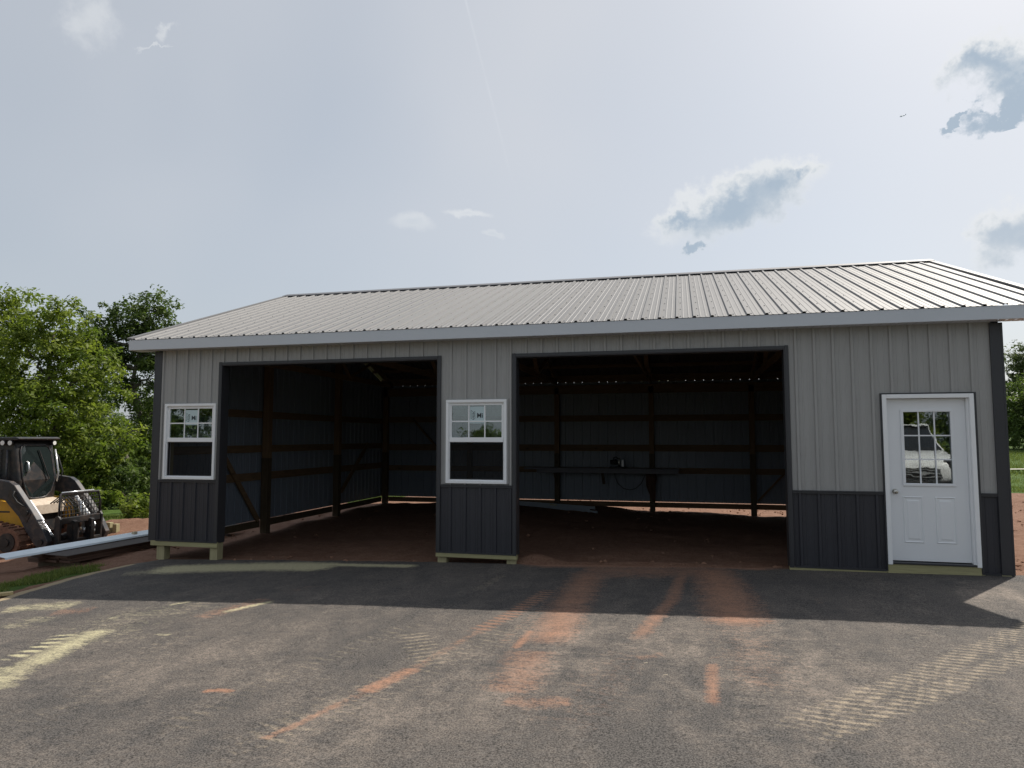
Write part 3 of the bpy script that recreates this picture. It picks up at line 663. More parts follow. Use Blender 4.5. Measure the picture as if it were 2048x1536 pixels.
door = part(mb, 'entry_door', M_door, bevel=0, label='white steel entry door with nine-pane glass')
mb = MB(); mb.ring(gx0-.032, gx1+.032, gz0-.034, gz1+.034, .036, yd0-.016, yd0-.001); part(mb, 'lite_frame', M_door, door, bevel=.005)
for i in range(3):
    for j in range(3):
        a, b = gx0+(gx1-gx0)*i/3, gx0+(gx1-gx0)*(i+1)/3; c, d = gz0+(gz1-gz0)*j/3, gz0+(gz1-gz0)*(j+1)/3
        mb = MB(); mb.box(a+.001, b-.001, yd0+.016, yd0+.02, c+.001, d-.001); part(mb, 'pane', M_doorglass, door)
for i in (1, 2):
    x = gx0+(gx1-gx0)*i/3; z = gz0+(gz1-gz0)*i/3
    mb = MB(); mb.box(x-.008, x+.008, yd0+.004, yd0+.012, gz0, gz1); part(mb, 'muntin', M_door, door)
    mb = MB(); mb.box(gx0, gx1, yd0+.0042, yd0+.0118, z-.008, z+.008); part(mb, 'muntin', M_door, door)
kx, ky, kz = dx0+.068, yd0, .975
mb = MB(); mb.tube([(kx, ky-.001, kz), (kx, ky-.008, kz)], .033, 20); kn = part(mb, 'door_knob', M_steel, door, smooth=False)
mb = MB(); mb.tube([(kx, ky-.008, kz), (kx, ky-.028, kz), (kx, ky-.036, kz), (kx, ky-.05, kz), (kx, ky-.062, kz), (kx, ky-.066, kz)], [.013, .013, .024, .030, .024, .008], 18); part(mb, 'knob_ball', M_steel, kn, smooth=True)

# ================================================================== things inside the barn
M_plank = simple('dark_plank', (.10, .10, .115), .5, .2, .15, 5)
p0, p1 = at_y(1050, 936, DEP-.45), at_y(1358, 939, DEP-.45)
mb = MB(); zt = .865
mb.box(p0[0], p1[0], DEP-.62, DEP-.18, zt-.045, zt); mb.box(p0[0]+.35, p1[0]-.02, DEP-.625, DEP-.60, zt-.13, zt-.0455)
bench = mb.build('work_shelf', M_plank, None, bevel=.004); tag(bench, 'long dark shelf board fixed across the posts of the back wall', 'shelf')
for x in (4.93, 7.46, 6.2):
    mb = MB(); mb.bar((x, DEP-.19, zt-.42), (x, DEP-.58, zt-.06), .04, .07, (1, 0, 0)); mb.build('bracket', M_dark_v, bench)
# chop saw on the shelf
sx, sy = 6.60, DEP-.40
saw = empty('chop_saw', (sx, sy, zt)); tag(saw, 'black and grey power saw standing on the dark shelf', 'power saw')
mb = MB(); mb.box(-.22, .22, -.13, .13, .003, .04); mb.build('base', M_black, saw, bevel=.008)
mb = MB(); mb.tube([(-.20, -.02, .15), (-.06, -.02, .16), (-.02, -.02, .16)], [.06, .075, .06], 14); mb.build('motor', M_black, saw, smooth=True)
mb = MB(); mb.tube([(.02, -.03, .15), (.05, -.03, .15)], .12, 20); mb.build('blade_guard', M_steel, saw)
mb = MB(); mb.box(.10, .15, -.10, .02, .045, .22); mb.build('fence', simple('pale_alloy', (.6, .62, .64), .4, .4), saw, bevel=.004)
mb = MB(); mb.tube([(-.12, -.02, .2), (-.11, -.03, .27), (-.05, -.03, .29), (.0, -.03, .24)], .016, 8); mb.build('handle', M_black, saw, smooth=True)
pts = [at_y(px, py, DEP-.55) for px, py in ((1228, 940), (1230, 955), (1236, 968), (1247, 977), (1259, 980), (1271, 977), (1282, 967), (1289, 952), (1292, 944))]
mb = MB(); mb.tube(pts, .011, 6); tag(mb.build('power_cord', M_black, None, smooth=True), 'black power cord hanging in a loop below the saw', 'cord')
# old brown sack on the post
mb = MB(); a, b = at_y(1300, 938, DEP-.24), at_y(1306, 1005, DEP-.24)
prof_ = [(0, .10), (.12, .13), (.3, .14), (.5, .12), (.7, .085), (.88, .04), (1, .008)]
mb.tube([(a[0]+(b[0]-a[0])*t_+.02*math.sin(t_*9), DEP-.27+.02*math.cos(t_*7), a[2]+(b[2]-a[2])*t_) for t_, r_ in prof_], [r_ for t_, r_ in prof_], 10)
tag(mb.build('cloth_sack', simple('brown_sacking', (.085, .045, .03), .95, 0, .3, 12, .5, 60), None, smooth=True), 'brown cloth sack hanging on the middle post under the shelf', 'sack')
# bundle of metal trim on the dirt floor
M_alu = simple('trim_offcut', (.30, .34, .38), .4, .2, .1, 4)
for i, (q0, q1, w) in enumerate((((1020, 1001), (1190, 1022), .10), ((1030, 1007), (1180, 1027), .10), ((1080, 1014), (1195, 1028), .07))):
    zz = -.1 if i == 0 else -.17
    A = at_y(q0[0], q0[1], 8.35-.2*i); B = at_y(q1[0], q1[1], 7.75-.25*i); A[2] = gz(A[0], A[1])+.10-.03*i; B[2] = gz(B[0], B[1])+.07-.03*i
    mb = MB(); mb.bar(A, B, w, .025); mb.bar(Vector(A)+Vector((0, -w/2, .03)), Vector(B)+Vector((0, -w/2, .03)), .004, .06)
    tag(mb.build('metal_trim_length', M_alu, None), ['longest grey metal trim length lying on the dirt by the back wall', 'middle grey metal trim length on the barn dirt floor', 'shortest grey metal trim length, front of the floor bundle'][i], 'metal trim', 'metal trim on the barn floor')
A = at_y(1107, 1014, 8.0); mb = MB(); mb.box(A[0]-.09, A[0]+.09, 7.9, 8.04, gz(A[0], 8)-.01, gz(A[0], 8)+.10); tag(mb.build('wood_block', M_treat_h, None, bevel=.004), 'short wood block supporting the trim bundle on the barn floor', 'wood block')

# ================================================================== stack beside the barn
M_brown = simple('brown_lumber', (.105, .060, .042), .6, 0, .25, 5, .15, 40)
M_white = simple('white_trim_coil', (.74, .83, .90), .35, 0, .04, 3)
def oriented(cx0, cy0, cx1, cy1): return Vector((cx1-cx0, cy1-cy0, 0)).normalized()
st0 = Vector((-1.62, -.62, 0)); dirs = Vector((.12, 1, 0)).normalized(); acr = Vector((dirs.y, -dirs.x, 0))
def lay(a0, a1, l0, l1, z0, z1, name, mat, za=0, **tg):
    """board lying along dirs from l0..l1, across a0..a1; ends follow the slope by za"""
    P = lambda a, l, z: st0+dirs*l+acr*a+Vector((0, 0, z+za*(l-l0)))
    mb = MB(); mb.add([P(a0, l0, z0), P(a1, l0, z0), P(a1, l1, z0), P(a0, l1, z0), P(a0, l0, z1), P(a1, l0, z1), P(a1, l1, z1), P(a0, l1, z1)],
                      [(0, 3, 2, 1), (4, 5, 6, 7), (0, 1, 5, 4), (1, 2, 6, 5), (2, 3, 7, 6), (3, 0, 4, 7)])
    o = mb.build(name, mat, None, bevel=.004); tag(o, **tg); return o
gs = gz(-1.6, -.4)
for i, l in enumerate((.15, 1.9)):
    lay(-.42, .42, l, l+.09, gs-.05, gs+.062, 'sleeper_block', M_dark_v, label=['dark wood bearer under the near end of the brown board stack', 'dark wood bearer under the middle of the brown board stack'][i], cat='wood bearer', group='bearers under the board stack')
k = 0
for row in range(3):
    for c in range(3):
        a0 = -.40+c*.265+random.uniform(-.012, .012); l0 = random.uniform(-.05, .10)+(.04*c)
        lay(a0, a0+.25, l0, 3.9+random.uniform(-.1, .1), gs+.064+row*.043, gs+.064+row*.043+.038, 'brown_board', M_brown, .012,
            label='dark brown board, %s row, %s column of the stack beside the barn' % (('bottom', 'middle', 'top')[row], ('left', 'centre', 'right')[c]), cat='board', group='boards stacked beside the barn')
lay(-.05, .46, -.02, 3.85, gs+.198, gs+.206, 'dark_sheet', simple('brown_sheet', (.05, .04, .036), .8, 0, .2, 4), .012, label='dark brown-grey sheet lying on top of the brown boards', cat='metal sheet')
zz = gs+.225
P = lambda a, l, z: st0+dirs*l+acr*a+Vector((0, 0, z+.014*l))
mb = MB(); prof2 = [(-.36, zz+.030), (-.34, zz+.050), (-.06, zz+.022), (-.05, zz-.004)]
for (a0, z0), (a1, z1) in zip(prof2[:-1], prof2[1:]):
    mb.add([P(a0, -.62, z0), P(a1, -.62, z1), P(a1, 3.9, z1), P(a0, 3.9, z0), P(a0, -.62, z0-.004), P(a1, -.62, z1-.004), P(a1, 3.9, z1-.004), P(a0, 3.9, z0-.004)], [(0, 1, 2, 3), (7, 6, 5, 4), (0, 4, 5, 1), (3, 2, 6, 7)])
tag(mb.build('white_trim_length', M_white, None), 'long pale blue-white metal trim laid over the stack beside the barn', 'metal trim')
q = P(-.2, 1.75, zz+.05); mb = MB(); mb.tube([q, q+Vector((.0, .07, .0))], .035, 10); tag(mb.build('tape_roll', simple('buff_paper', (.5, .42, .3), .8), None), 'small buff roll resting on the white trim', 'tape roll')
# offcuts of post standing beyond the mound
for i, (px, h) in enumerate(((209, .14), (219, .17), (232, .13))):
    b = at_z(px, 1050, -.25); z = gz(b[0], b[1]); mb = MB(); mb.box(-.05, .05, -.05, .05, z-.05, z+h+.08)
    mb.v = [(x+b[0], y+b[1], zz_) for x, y, zz_ in mb.v]
    tag(mb.build('post_offcut', M_treat_v, None, bevel=.004), ['left stub of pale post beyond the loader, by the grass', 'tallest stub of pale post in the row beyond the loader', 'right stub of pale post beyond the loader, by the grass'][i], 'post offcut', 'post offcuts by the grass')

# ================================================================== compact track loader
M_yel = simple('loader_yellow', (.56, .30, .022), .42, 0, .1, 4, 0, 60, .5, (.22, .13, .08), .35)
M_blk = simple('loader_black', (.016, .017, .019), .40, 0, .2, 5, 0, 60, .5, (.14, .09, .065), .38)
M_blu = simple('loader_arm_grey', (.028, .031, .038), .36, 0, .2, 5, 0, 60, .5, (.22, .15, .11), .45)
M_mud = simple('muddy_track', (.20, .105, .07), .9, 0, .4, 14, .5, 50, .2, (.05, .04, .04), .6)
M_tint = simple('tinted_cab_glass', (.012, .018, .018), .06, 0, .1, 2, 0, 60, .7)
M_chr = simple('cylinder_chrome', (.62, .63, .64), .25, .6, .1, 10)
M_lens = simple('lamp_lens', (.80, .80, .76), .2)
M_cream = simple('dusty_cream', (.55, .47, .38), .7, 0, .2, 9, .1, 40, .3, (.3, .17, .11), .5)
hd = .990*RT-.139*np.array([FW[0], FW[1], 0])/math.hypot(FW[0], FW[1]); ha = math.atan2(hd[1], hd[0])
pv = CAM+12.8*ray(95, 1085); ch, sh = math.cos(ha), math.sin(ha)
ox, oy = pv[0]-(ch*1.0-sh*(-.72)), pv[1]-(sh*1.0+ch*(-.72))
LG = gz(ox, oy)-.01
ldr = empty('track_loader', (ox, oy, LG), ha); tag(ldr, 'yellow and black compact track loader with a mesh-guarded carriage', 'loader')
def belt(cs, n=14):     # convex hull of circles in xz
    pts = [(x+r*math.cos(2*math.pi*k/40), z+r*math.sin(2*math.pi*k/40)) for x, z, r in cs for k in range(40)]
    pts = sorted(set(pts)); lo = []; hi = []
    for p in pts:
        while len(lo) > 1 and (lo[-1][0]-lo[-2][0])*(p[1]-lo[-2][1])-(lo[-1][1]-lo[-2][1])*(p[0]-lo[-2][0]) <= 0: lo.pop()
        lo.append(p)
    for p in reversed(pts):
        while len(hi) > 1 and (hi[-1][0]-hi[-2][0])*(p[1]-hi[-2][1])-(hi[-1][1]-hi[-2][1])*(p[0]-hi[-2][0]) <= 0: hi.pop()
        hi.append(p)
    return lo[:-1]+hi[:-1]
cs = [(.36, .27, .25), (-1.30, .27, .25), (-.85, .56, .20)]
lugm = MB().bar((0, -.20, 0), (0, .20, 0), .055, .045, (0, 0, 1)).mesh('track_lug'); lugm.materials.append(M_mud)
for s in (-1, 1):
    y0, y1 = (-.94, -.52) if s < 0 else (.52, .94)
    o_, i_ = belt(cs), belt([(x, z, r-.045) for x, z, r in cs])
    mb = MB(); hull = o_; mb.prism(o_, y0, y1)
    tk = mb.build('track', M_mud, ldr)
    for x, z, r in ((.36, .27, .17), (-1.30, .27, .17), (-.85, .56, .14), (.02, .16, .09), (-.28, .16, .09), (-.58, .16, .09), (-.92, .16, .09)):
        ys = y0-.012 if s < 0 else y1+.012; mb = MB(); mb.tube([(x, ys-.01, z), (x, ys+.02, z)], r, 18); wl_ = mb.build('track_wheel', M_blk, tk); mb = MB(); mb.tube([(x, ys-.03, z), (x, ys-.0101, z)], r*.4, 12); mb.v = [(a, b if s < 0 else b+.051, c) for a, b, c in mb.v]; mb.build('wheel_hub', M_blk, tk)
    per = [Vector((a, 0, b)) for a, b in o_]; L = sum((per[(i+1) % len(per)]-per[i]).length for i in range(len(per))); n = 40; acc = 0; want = 0
    for i in range(len(per)):
        p, q = per[i], per[(i+1) % len(per)]; d = q-p
        while want <= acc+d.length+1e-6 and want < L-1e-3:
            u = p+d.normalized()*(want-acc); o = bpy.data.objects.new('track_lug', lugm); col.objects.link(o); o.parent = tk
            o.location = (u.x, (y0+y1)/2, u.z); o.rotation_euler = (0, -math.atan2(d.z, d.x), 0); want += L/n
        acc += d.length
# body
mb = MB(); mb.prism([(-1.45, .42), (-1.45, 1.10), (-.2, 1.02), (.22, .95), (.42, .62), (.50, .42)], -.66, -.50); mb.prism([(-1.45, .42), (-1.45, 1.10), (-.2, 1.02), (.22, .95), (.42, .62), (.50, .42)], .50, .66)
mb.build('side_panel', M_yel, ldr, bevel=.012)
mb = MB(); mb.prism([(-1.5, .35), (-1.5, 1.45), (-.9, 1.5), (-.1, .96), (.22, .86), (.30, .35)], -.48, .48); mb.build('chassis', M_blk, ldr, bevel=.01)
mb = MB(); mb.prism([(-.02, 1.00), (.30, .93), (.34, .88), (.34, .70), (.26, .70), (.24, .86), (-.04, .95)], -.44, .44); mb.build('front_step', M_cream, ldr, bevel=.006)
mb = MB(); mb.box(-1.48, .12, -.655, -.665, .78, .81); mb.build('side_stripe', M_blk, ldr)
# cab: the glazed door is in its front
cabp = [(-1.35, 1.0), (-1.38, 1.98), (-1.30, 2.12), (-.10, 2.14), (-.04, 2.08), (.10, 1.36), (.06, .98)]
def fx(z): return float(np.interp(z, [.98, 1.36, 2.08, 2.14], [.06, .10, -.04, -.10]))
mb = MB(); mb.prism(cabp, -.46, .46); cab = mb.build('cab', M_blk, ldr, bevel=.03)
mb = MB(); mb.prism([(-1.40, 2.125), (-1.38, 2.175), (.02, 2.20), (.09, 2.175), (.07, 2.135)], -.52, .52); mb.build('roof', M_blk, cab, bevel=.015)
dg = [(-.37, 1.92), (-.33, 2.01), (-.25, 2.04), (.24, 2.04), (.32, 2.0), (.36, 1.90), (.38, 1.36), (.33, 1.12), (.22, 1.02), (.12, 1.0), (-.10, 1.0), (-.20, 1.03), (-.34, 1.25), (-.39, 1.42)]
def front_slab(poly, d0, d1):
    m_ = MB(); n = len(poly)
    m_.add([(fx(z)+d0, y, z) for y, z in poly]+[(fx(z)+d1, y, z) for y, z in poly], [tuple(range(n)), tuple(reversed(range(n, 2*n)))]+[(i, i+n, (i+1) % n+n, (i+1) % n) for i in range(n)]); return m_
front_slab(dg, .004, .016).build('door_glass', M_tint, cab)
mb = MB(); mb.tube([(fx(z)+.012, y, z) for y, z in dg+dg[:1]], .016, 6, False); mb.build('door_seal', M_blu, cab, smooth=True)
mb = MB(); mb.tube([(fx(1.52)+.01, -.26, 1.52), (fx(1.53)+.05, -.26, 1.53), (fx(1.6)+.055, -.26, 1.60), (fx(1.7)+.05, -.26, 1.70), (fx(1.72)+.01, -.24, 1.72)], .018, 6); mb.build('door_handle', M_chr, cab, smooth=True)
for k in range(9): mb = MB(); mb.bar((-.92+k*.075, -.475, 1.34), (-.92+k*.075, -.475, 1.96), .012, .008, (0, 1, 0)); mb.build('side_grille_bar', M_blu, cab)
for k in range(9): mb = MB(); mb.bar((-.95, -.477, 1.34+k*.077), (-.29, -.477, 1.34+k*.077), .008, .012, (0, 0, 1)); mb.build('side_grille_bar', M_blu, cab)
mb = MB(); mb.tube([(-.14, -.49, 1.2), (-.14, -.51, 1.5), (-.16, -.49, 1.95)], .02, 6); mb.build('grab_rail', M_blu, cab, smooth=True)
mb = MB(); mb.tube([(fx(1.3)+.03, .43, 1.3), (fx(1.5)+.06, .44, 1.5), (fx(1.8)+.03, .43, 1.95)], .02, 6); mb.build('grab_rail', M_chr, cab, smooth=True)
mb = MB(); mb.tube([(fx(1.35)+.03, .49, 1.30), (fx(1.5)+.09, .52, 1.5), (fx(1.8)+.05, .50, 1.8), (fx(1.9)+.02, .47, 1.9)], .014, 6); mb.build('cable_loop', M_black, cab, smooth=True)
mb = MB(); mb.bar((fx(1.9)+.03, .05, 1.95), (fx(1.3)+.04, .22, 1.36), .012, .02, (1, 0, 0)); mb.build('wiper', M_blk, cab)
for x in (-.24, -.08):
    mb = MB(); mb.tube([(x, -.50, 2.085), (x, -.53, 2.085)], .052, 16); lo = mb.build('work_lamp', M_blk, cab); mb = MB(); mb.tube([(x, -.531, 2.085), (x, -.537, 2.085)], .044, 16); mb.build('lens', M_lens, lo)
for y in (.40,):
    mb = MB(); mb.tube([(-.03, y, 2.085), (.05, y, 2.08)], .05, 16); lo = mb.build('work_lamp', M_blk, cab); mb = MB(); mb.tube([(.051, y, 2.08), (.058, y, 2.08)], .042, 16); mb.build('lens', M_lens, lo)
# lift arms
armp = [(-1.7, 1.62), (.20, 1.37), (.32, 1.30), (.70, .84), (.96, .48), (1.07, .28), (1.02, .16), (.90, .14), (.78, .22), (.60, .46), (.44, .72), (.12, 1.03), (-.3, 1.13), (-1.7, 1.36)]
for s in (-1, 1):
    y0, y1 = (-.80, -.68) if s < 0 else (.68, .80)
    mb = MB(); mb.prism(armp, y0, y1); arm = mb.build('lift_arm', M_blu, ldr, bevel=.012)
    ys = y0-.012 if s < 0 else y1
    mb = MB(); mb.prism([(.24, 1.24), (.34, 1.18), (.70, .78), (.62, .62), (.44, .84), (.20, 1.10)], ys, ys+.012); mb.build('gusset', M_blk, arm, bevel=.004)
    mb = MB(); mb.tube([(.36, ys-.02, 1.20), (.34, ys-.035, 1.12), (.44, ys-.035, 1.0), (.56, ys-.02, .92)], .014, 6); mb.build('hose', M_black, arm, smooth=True)
    for x, z in ((.93, .27), (.60, .80)):
        mb = MB(); mb.tube([(x, y0-.03, z), (x, y1+.03, z)], .05, 14); mb.build('pivot_pin', M_blk, arm)
    yc = -.58 if s < 0 else .58
    mb = MB(); mb.tube([(.44, yc, .98), (.74, yc, .62)], .048, 14); cy = mb.build('tilt_cylinder', M_chr, ldr, smooth=False); mb = MB(); mb.tube([(.74, yc, .62), (.96, yc, .36)], .026, 12); mb.build('rod', M_chr, cy)
mb = MB(); mb.tube([(.92, -.68, .30), (.92, .68, .30)], .06, 14); mb.build('cross_tube', M_blk, ldr)
# carriage with mesh guard
def cmapy(mb): mb.v = [(x, y*.84-.10, z) for x, y, z in mb.v]; return mb
car_ = [(1.04, .06), (1.16, .06), (1.18, .66), (1.12, .74), (1.06, .70)]
mb = MB()
mb.prism(car_, -.66, -.60); mb.prism(car_, .60, .66); mb.box(1.05, 1.17, -.60, .60, .12, .26); mb.box(1.06, 1.16, -.60, .60, .56, .68); mb.prism([(1.05, .06), (1.16, .06), (1.18, .62), (1.06, .62)], -.30, -.22); mb.prism([(1.05, .06), (1.16, .06), (1.18, .62), (1.06, .62)], .22, .30)
cg = cmapy(mb).build('carriage', M_blk, ldr, bevel=.008)
mb = MB(); mb.tube([(1.12, -.62, .66), (1.12, -.62, .92), (1.10, -.58, 1.12), (1.10, .58, 1.12), (1.12, .62, .92), (1.12, .62, .66)], .022, 8); cmapy(mb).build('guard_frame', M_blk, cg, smooth=True)
mb = MB(); mb.tube([(1.115, -.56, 1.15), (1.115, .40, 1.15)], .018, 8); cmapy(mb).build('top_rail', M_chr, cg, smooth=True)
for k in range(13):
    y = -.54+k*.09; mb = MB(); mb.tube([(1.11, y, .68), (1.10, y, 1.11)], .0075, 5); cmapy(mb).build('guard_bar', M_blk, cg)
for k in range(5):
    z = .74+k*.075; mb = MB(); mb.tube([(1.118, -.6, z), (1.118, .6, z)], .0075, 5); cmapy(mb).build('guard_bar', M_blk, cg)
mb = MB(); mb.tube([(1.0, .0, .20), (1.0, .0, .56)], .10, 14); mb.tube([(1.02, -.42, .30), (1.02, -.12, .34)], .07, 12); cmapy(mb).build('hydraulic_motor', M_blk, cg)
mb = MB(); mb.tube([(1.0, .18, .95), (1.02, .20, .70), (1.04, .24, .45)], [.05, .06, .045], 12); mb.tube([(1.04, .24, .44), (1.04, .26, .34)], .065, 12); cmapy(mb).build('hydraulic_coupler', M_chr, cg, smooth=True)
mb = MB()
for k in range(4): mb.tube([(.62, -.2+k*.09, .92), (.80, -.22+k*.1, 1.04), (.98, -.2+k*.12, .84), (1.0, -.15+k*.1, .55)], .014, 6)
cmapy(mb).build('hydraulic_hose', M_black, cg, smooth=True)
for y in (-.26, .26):
    mb = MB(); mb.prism([(1.19, .05), (1.23, .05), (1.23, .60), (1.19, .62)], y-.05, y+.05); mb.prism([(1.235, .05), (2.05, .055), (2.05, .065), (1.235, .09)], y-.05, y+.05); cmapy(mb).build('fork_tine', M_blk, cg, bevel=.004)

# ================================================================== vegetation
def leaf_mat(name, c1, c2, trans=.45):
    t = NT(name); a = t.n('ShaderNodeAttribute', attribute_name='tone').outputs['Fac']
    cc = t.mix(a, c1, c2)
    p = t.principled(cc, .55, 0, None, .3)
    tl = t.n('ShaderNodeBsdfTranslucent'); t.l(t.mix(.5, cc, t.mix(1.0, cc, (1.0, 1.15, .45), 'MULTIPLY')), tl.inputs[0])
    mx = t.n('ShaderNodeMixShader'); mx.inputs[0].default_value = trans; t.l(p, mx.inputs[1]); t.l(tl.outputs[0], mx.inputs[2]); return t.done(mx.outputs[0])
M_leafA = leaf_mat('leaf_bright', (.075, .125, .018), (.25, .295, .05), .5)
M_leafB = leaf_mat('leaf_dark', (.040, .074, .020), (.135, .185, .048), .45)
M_leafC = leaf_mat('leaf_pale', (.075, .105, .045), (.15, .18, .075), .4)
M_bark = simple('bark', (.075, .062, .05), .95, 0, .35, 9, .6, 40, .2)
M_barkp = simple('bark_pale', (.16, .145, .125), .95, 0, .35, 9, .6, 40, .2)
rng = np.random.default_rng(11)
def leaf_mesh(name, clumps, per, size, spread, mat, flat=.75):
    """clumps: (n,4) centre + radius; every clump gets leaves (folded diamonds) of its own"""
    C = np.repeat(np.asarray(clumps), per, axis=0); n = len(C)
    off = rng.normal(size=(n, 3)); off /= np.linalg.norm(off, axis=1)[:, None]; rr = rng.random(n)**.45
    ctr = C[:, :3]+off*(rr*C[:, 3])[:, None]*np.array([1, 1, flat])
    nrm = off*.5+rng.normal(size=(n, 3))*.55+np.array([0, 0, .75]); nrm /= np.linalg.norm(nrm, axis=1)[:, None]
    a = np.cross(nrm, rng.normal(size=(n, 3))); a /= np.linalg.norm(a, axis=1)[:, None]; b = np.cross(nrm, a)
    s = size*(.6+.8*rng.random(n))[:, None]
    droop = -.25*s*np.array([0, 0, 1])
    V = np.stack([ctr-a*s, ctr+b*s*.45+nrm*s*.12, ctr+a*s+droop, ctr-b*s*.45+nrm*s*.12], 1).reshape(-1, 3)
    q = np.arange(4*n).reshape(n, 4); m = bpy.data.meshes.new(name)
    m.vertices.add(4*n); m.vertices.foreach_set('co', V.ravel().astype(np.float32)); m.loops.add(4*n); m.loops.foreach_set('vertex_index', q.ravel().astype(np.int32))
    m.polygons.add(n); m.polygons.foreach_set('loop_start', np.arange(0, 4*n, 4, dtype=np.int32)); m.polygons.foreach_set('loop_total', np.full(n, 4, np.int32)); m.update(); m.validate()
    ct = np.repeat(rng.random(len(clumps)), per); tone = np.clip(ct*.6+rng.random(n)*.4, 0, 1)
    at = m.attributes.new('tone', 'FLOAT', 'POINT'); at.data.foreach_set('value', np.repeat(tone, 4).astype(np.float32)); m.materials.append(mat); return m
def lobes_to_clumps(lobes, n, rc, hollow=.55):
    L = np.array(lobes); w = (L[:, 3]*L[:, 4]*L[:, 5])**.67; w /= w.sum(); out = []
    for i, k in enumerate(rng.multinomial(n, w)):
        d = rng.normal(size=(k, 3)); d /= np.linalg.norm(d, axis=1)[:, None]; r = (hollow+(1-hollow)*rng.random(k)**.6)*(1+.27*rng.normal(size=k))
        p = L[i, :3]+d*r[:, None]*L[i, 3:6]; out.append(np.c_[p, rc*(.6+.8*rng.random(k))])
    return np.concatenate(out)
def limb(mb, p, q, r0, r1, wob=.12, n=6):
    p, q = Vector(p), Vector(q); L = (q-p).length; pts = []
    for i in range(n+1):
        t_ = i/n; o = Vector((random.uniform(-1, 1), random.uniform(-1, 1), random.uniform(-.4, .4)))*wob*L*.18*math.sin(math.pi*t_)
        pts.append(p+(q-p)*t_+o)
    mb.tube(pts, [r0+(r1-r0)*i/n for i in range(n+1)], 7); return pts
def tree(px, depth, H, lobes, nclump, per, leaf, lm, bark, label, group=None, trunk_r=.16, twigs=20, rc=.42, loc=None, lean=0, name='deciduous_tree', stems=1):
    if loc is None: b = CAM+depth*ray(px, 900); x, y = b[0], b[1]
    else: x, y = loc
    z = gz(x, y)-.05; o = empty(name, (x, y, z)); tag(o, label, 'tree', group)
    mb = MB(); tips = []
    for s_ in range(stems):
        bx, by = (random.uniform(-.4, .4), random.uniform(-.4, .4)) if stems > 1 else (0, 0)
        tp = limb(mb, (bx, by, 0), (lean+bx*1.6, by*1.6, H*.82), trunk_r, trunk_r*.25, .25, 10)
        for i, l in enumerate(lobes):
            if i % stems != s_: continue
            zc = min(H*.7, max(H*.15, l[2]-l[5]*.9)); b0 = min(tp, key=lambda v: abs(v.z-zc)); e = limb(mb, b0, (l[0], l[1], l[2]), trunk_r*.5, trunk_r*.12, .5)
            tips += e[2:]
    for k in range(twigs):
        b0 = random.choice(tips); l = random.choice(lobes); d = Vector((random.gauss(0, 1), random.gauss(0, 1), random.gauss(.2, .6))).normalized()
        limb(mb, b0, b0+d*random.uniform(.5, 1.5), trunk_r*.12, trunk_r*.03, .6, 4)
    mb.build('trunk', bark, o, smooth=True, fix=False)
    cl_ = lobes_to_clumps(lobes, nclump, rc)
    m = leaf_mesh('crown', cl_, per, leaf, rc, lm); c = bpy.data.objects.new('crown', m); col.objects.link(c); c.parent = o
    return o
# lateral direction at the left wood: lobes are given in tree space (world axes); L() turns camera-right/away offsets into world
rtx = Vector((RT[0], RT[1], 0)); fwx = Vector((FW[0], FW[1], 0)).normalized()
def Lb(lat, away, z, rl, ra, rz):
    v = rtx*lat+fwx*away; return (v.x, v.y, z, rl, ra, rz)
tree(95, 25, 8.4, [Lb(-.9, 0, 6.3, 1.5, 1.5, 1.3), Lb(.2, .2, 7.0, 1.2, 1.2, 1.1), Lb(1.2, 0, 5.4, 1.3, 1.3, 1.2), Lb(-1.4, -.2, 4.4, 1.6, 1.5, 1.2), Lb(.5, -.5, 3.9, 1.7, 1.5, 1.2), Lb(1.8, -.2, 2.9, 1.3, 1.2, 1.0), Lb(-.3, -.4, 2.4, 1.8, 1.4, 1.1), Lb(1.3, -.4, 1.5, 1.3, 1.0, .9), Lb(-1.6, .2, 2.0, 1.5, 1.2, 1.1)],
     760, 38, .085, M_leafA, M_bark, 'bright green leafy tree standing behind the track loader', 'trees at the wood edge', .17, 30, .33)
tree(-75, 28, 10.2, [Lb(0, 0, 7.8, 1.7, 1.6, 1.5), Lb(1.4, .3, 8.6, 1.0, 1.0, 1.0), Lb(-.6, 0, 5.2, 1.9, 1.6, 1.6), Lb(1.0, 0, 5.8, 1.3, 1.3, 1.2), Lb(.4, -.3, 3.2, 1.8, 1.6, 1.4)],
     420, 42, .09, M_leafA, M_bark, 'tall green tree at the far left edge behind the cab', 'trees at the wood edge', .18, 24, .42)
tree(258, 31, 10.0, [Lb(-1.6, 0, 8.1, .95, .9, .9), Lb(-.5, .1, 8.7, 1.0, 1.0, .8), Lb(.7, 0, 9.1, 1.0, 1.0, .95), Lb(1.3, .2, 8.0, .85, .9, .9), Lb(-.9, 0, 7.0, 1.1, 1.0, .7), Lb(.5, 0, 7.4, 1.2, 1.0, .8), Lb(1.0, -.1, 6.3, .8, .8, .7), Lb(-1.9, .2, 6.3, .9, .9, .8), Lb(.9, 0, 4.6, .8, .8, .9), Lb(1.7, .2, 7.2, .7, .8, .8), Lb(-1.9, 0, 7.4, .8, .8, .9), Lb(0, .3, 5.6, 1.0, 1.0, .7)],
     450, 44, .085, M_leafB, M_barkp, 'tall dark-crowned tree with bare lower trunk next to the barn roof', 'trees at the wood edge', .20, 60, .34, lean=.3)
tree(315, 34, 7.2, [Lb(0, 0, 4.8, 1.0, 1.0, 1.3), Lb(.7, 0, 5.8, .8, .8, .9), Lb(-.2, 0, 3.2, 1.1, 1.0, 1.1), Lb(.4, 0, 2.0, 1.2, 1.0, 1.0)],
     300, 40, .085, M_leafA, M_barkp, 'slender green tree half hidden by the left barn corner', 'trees at the wood edge', .10, 40, .36)
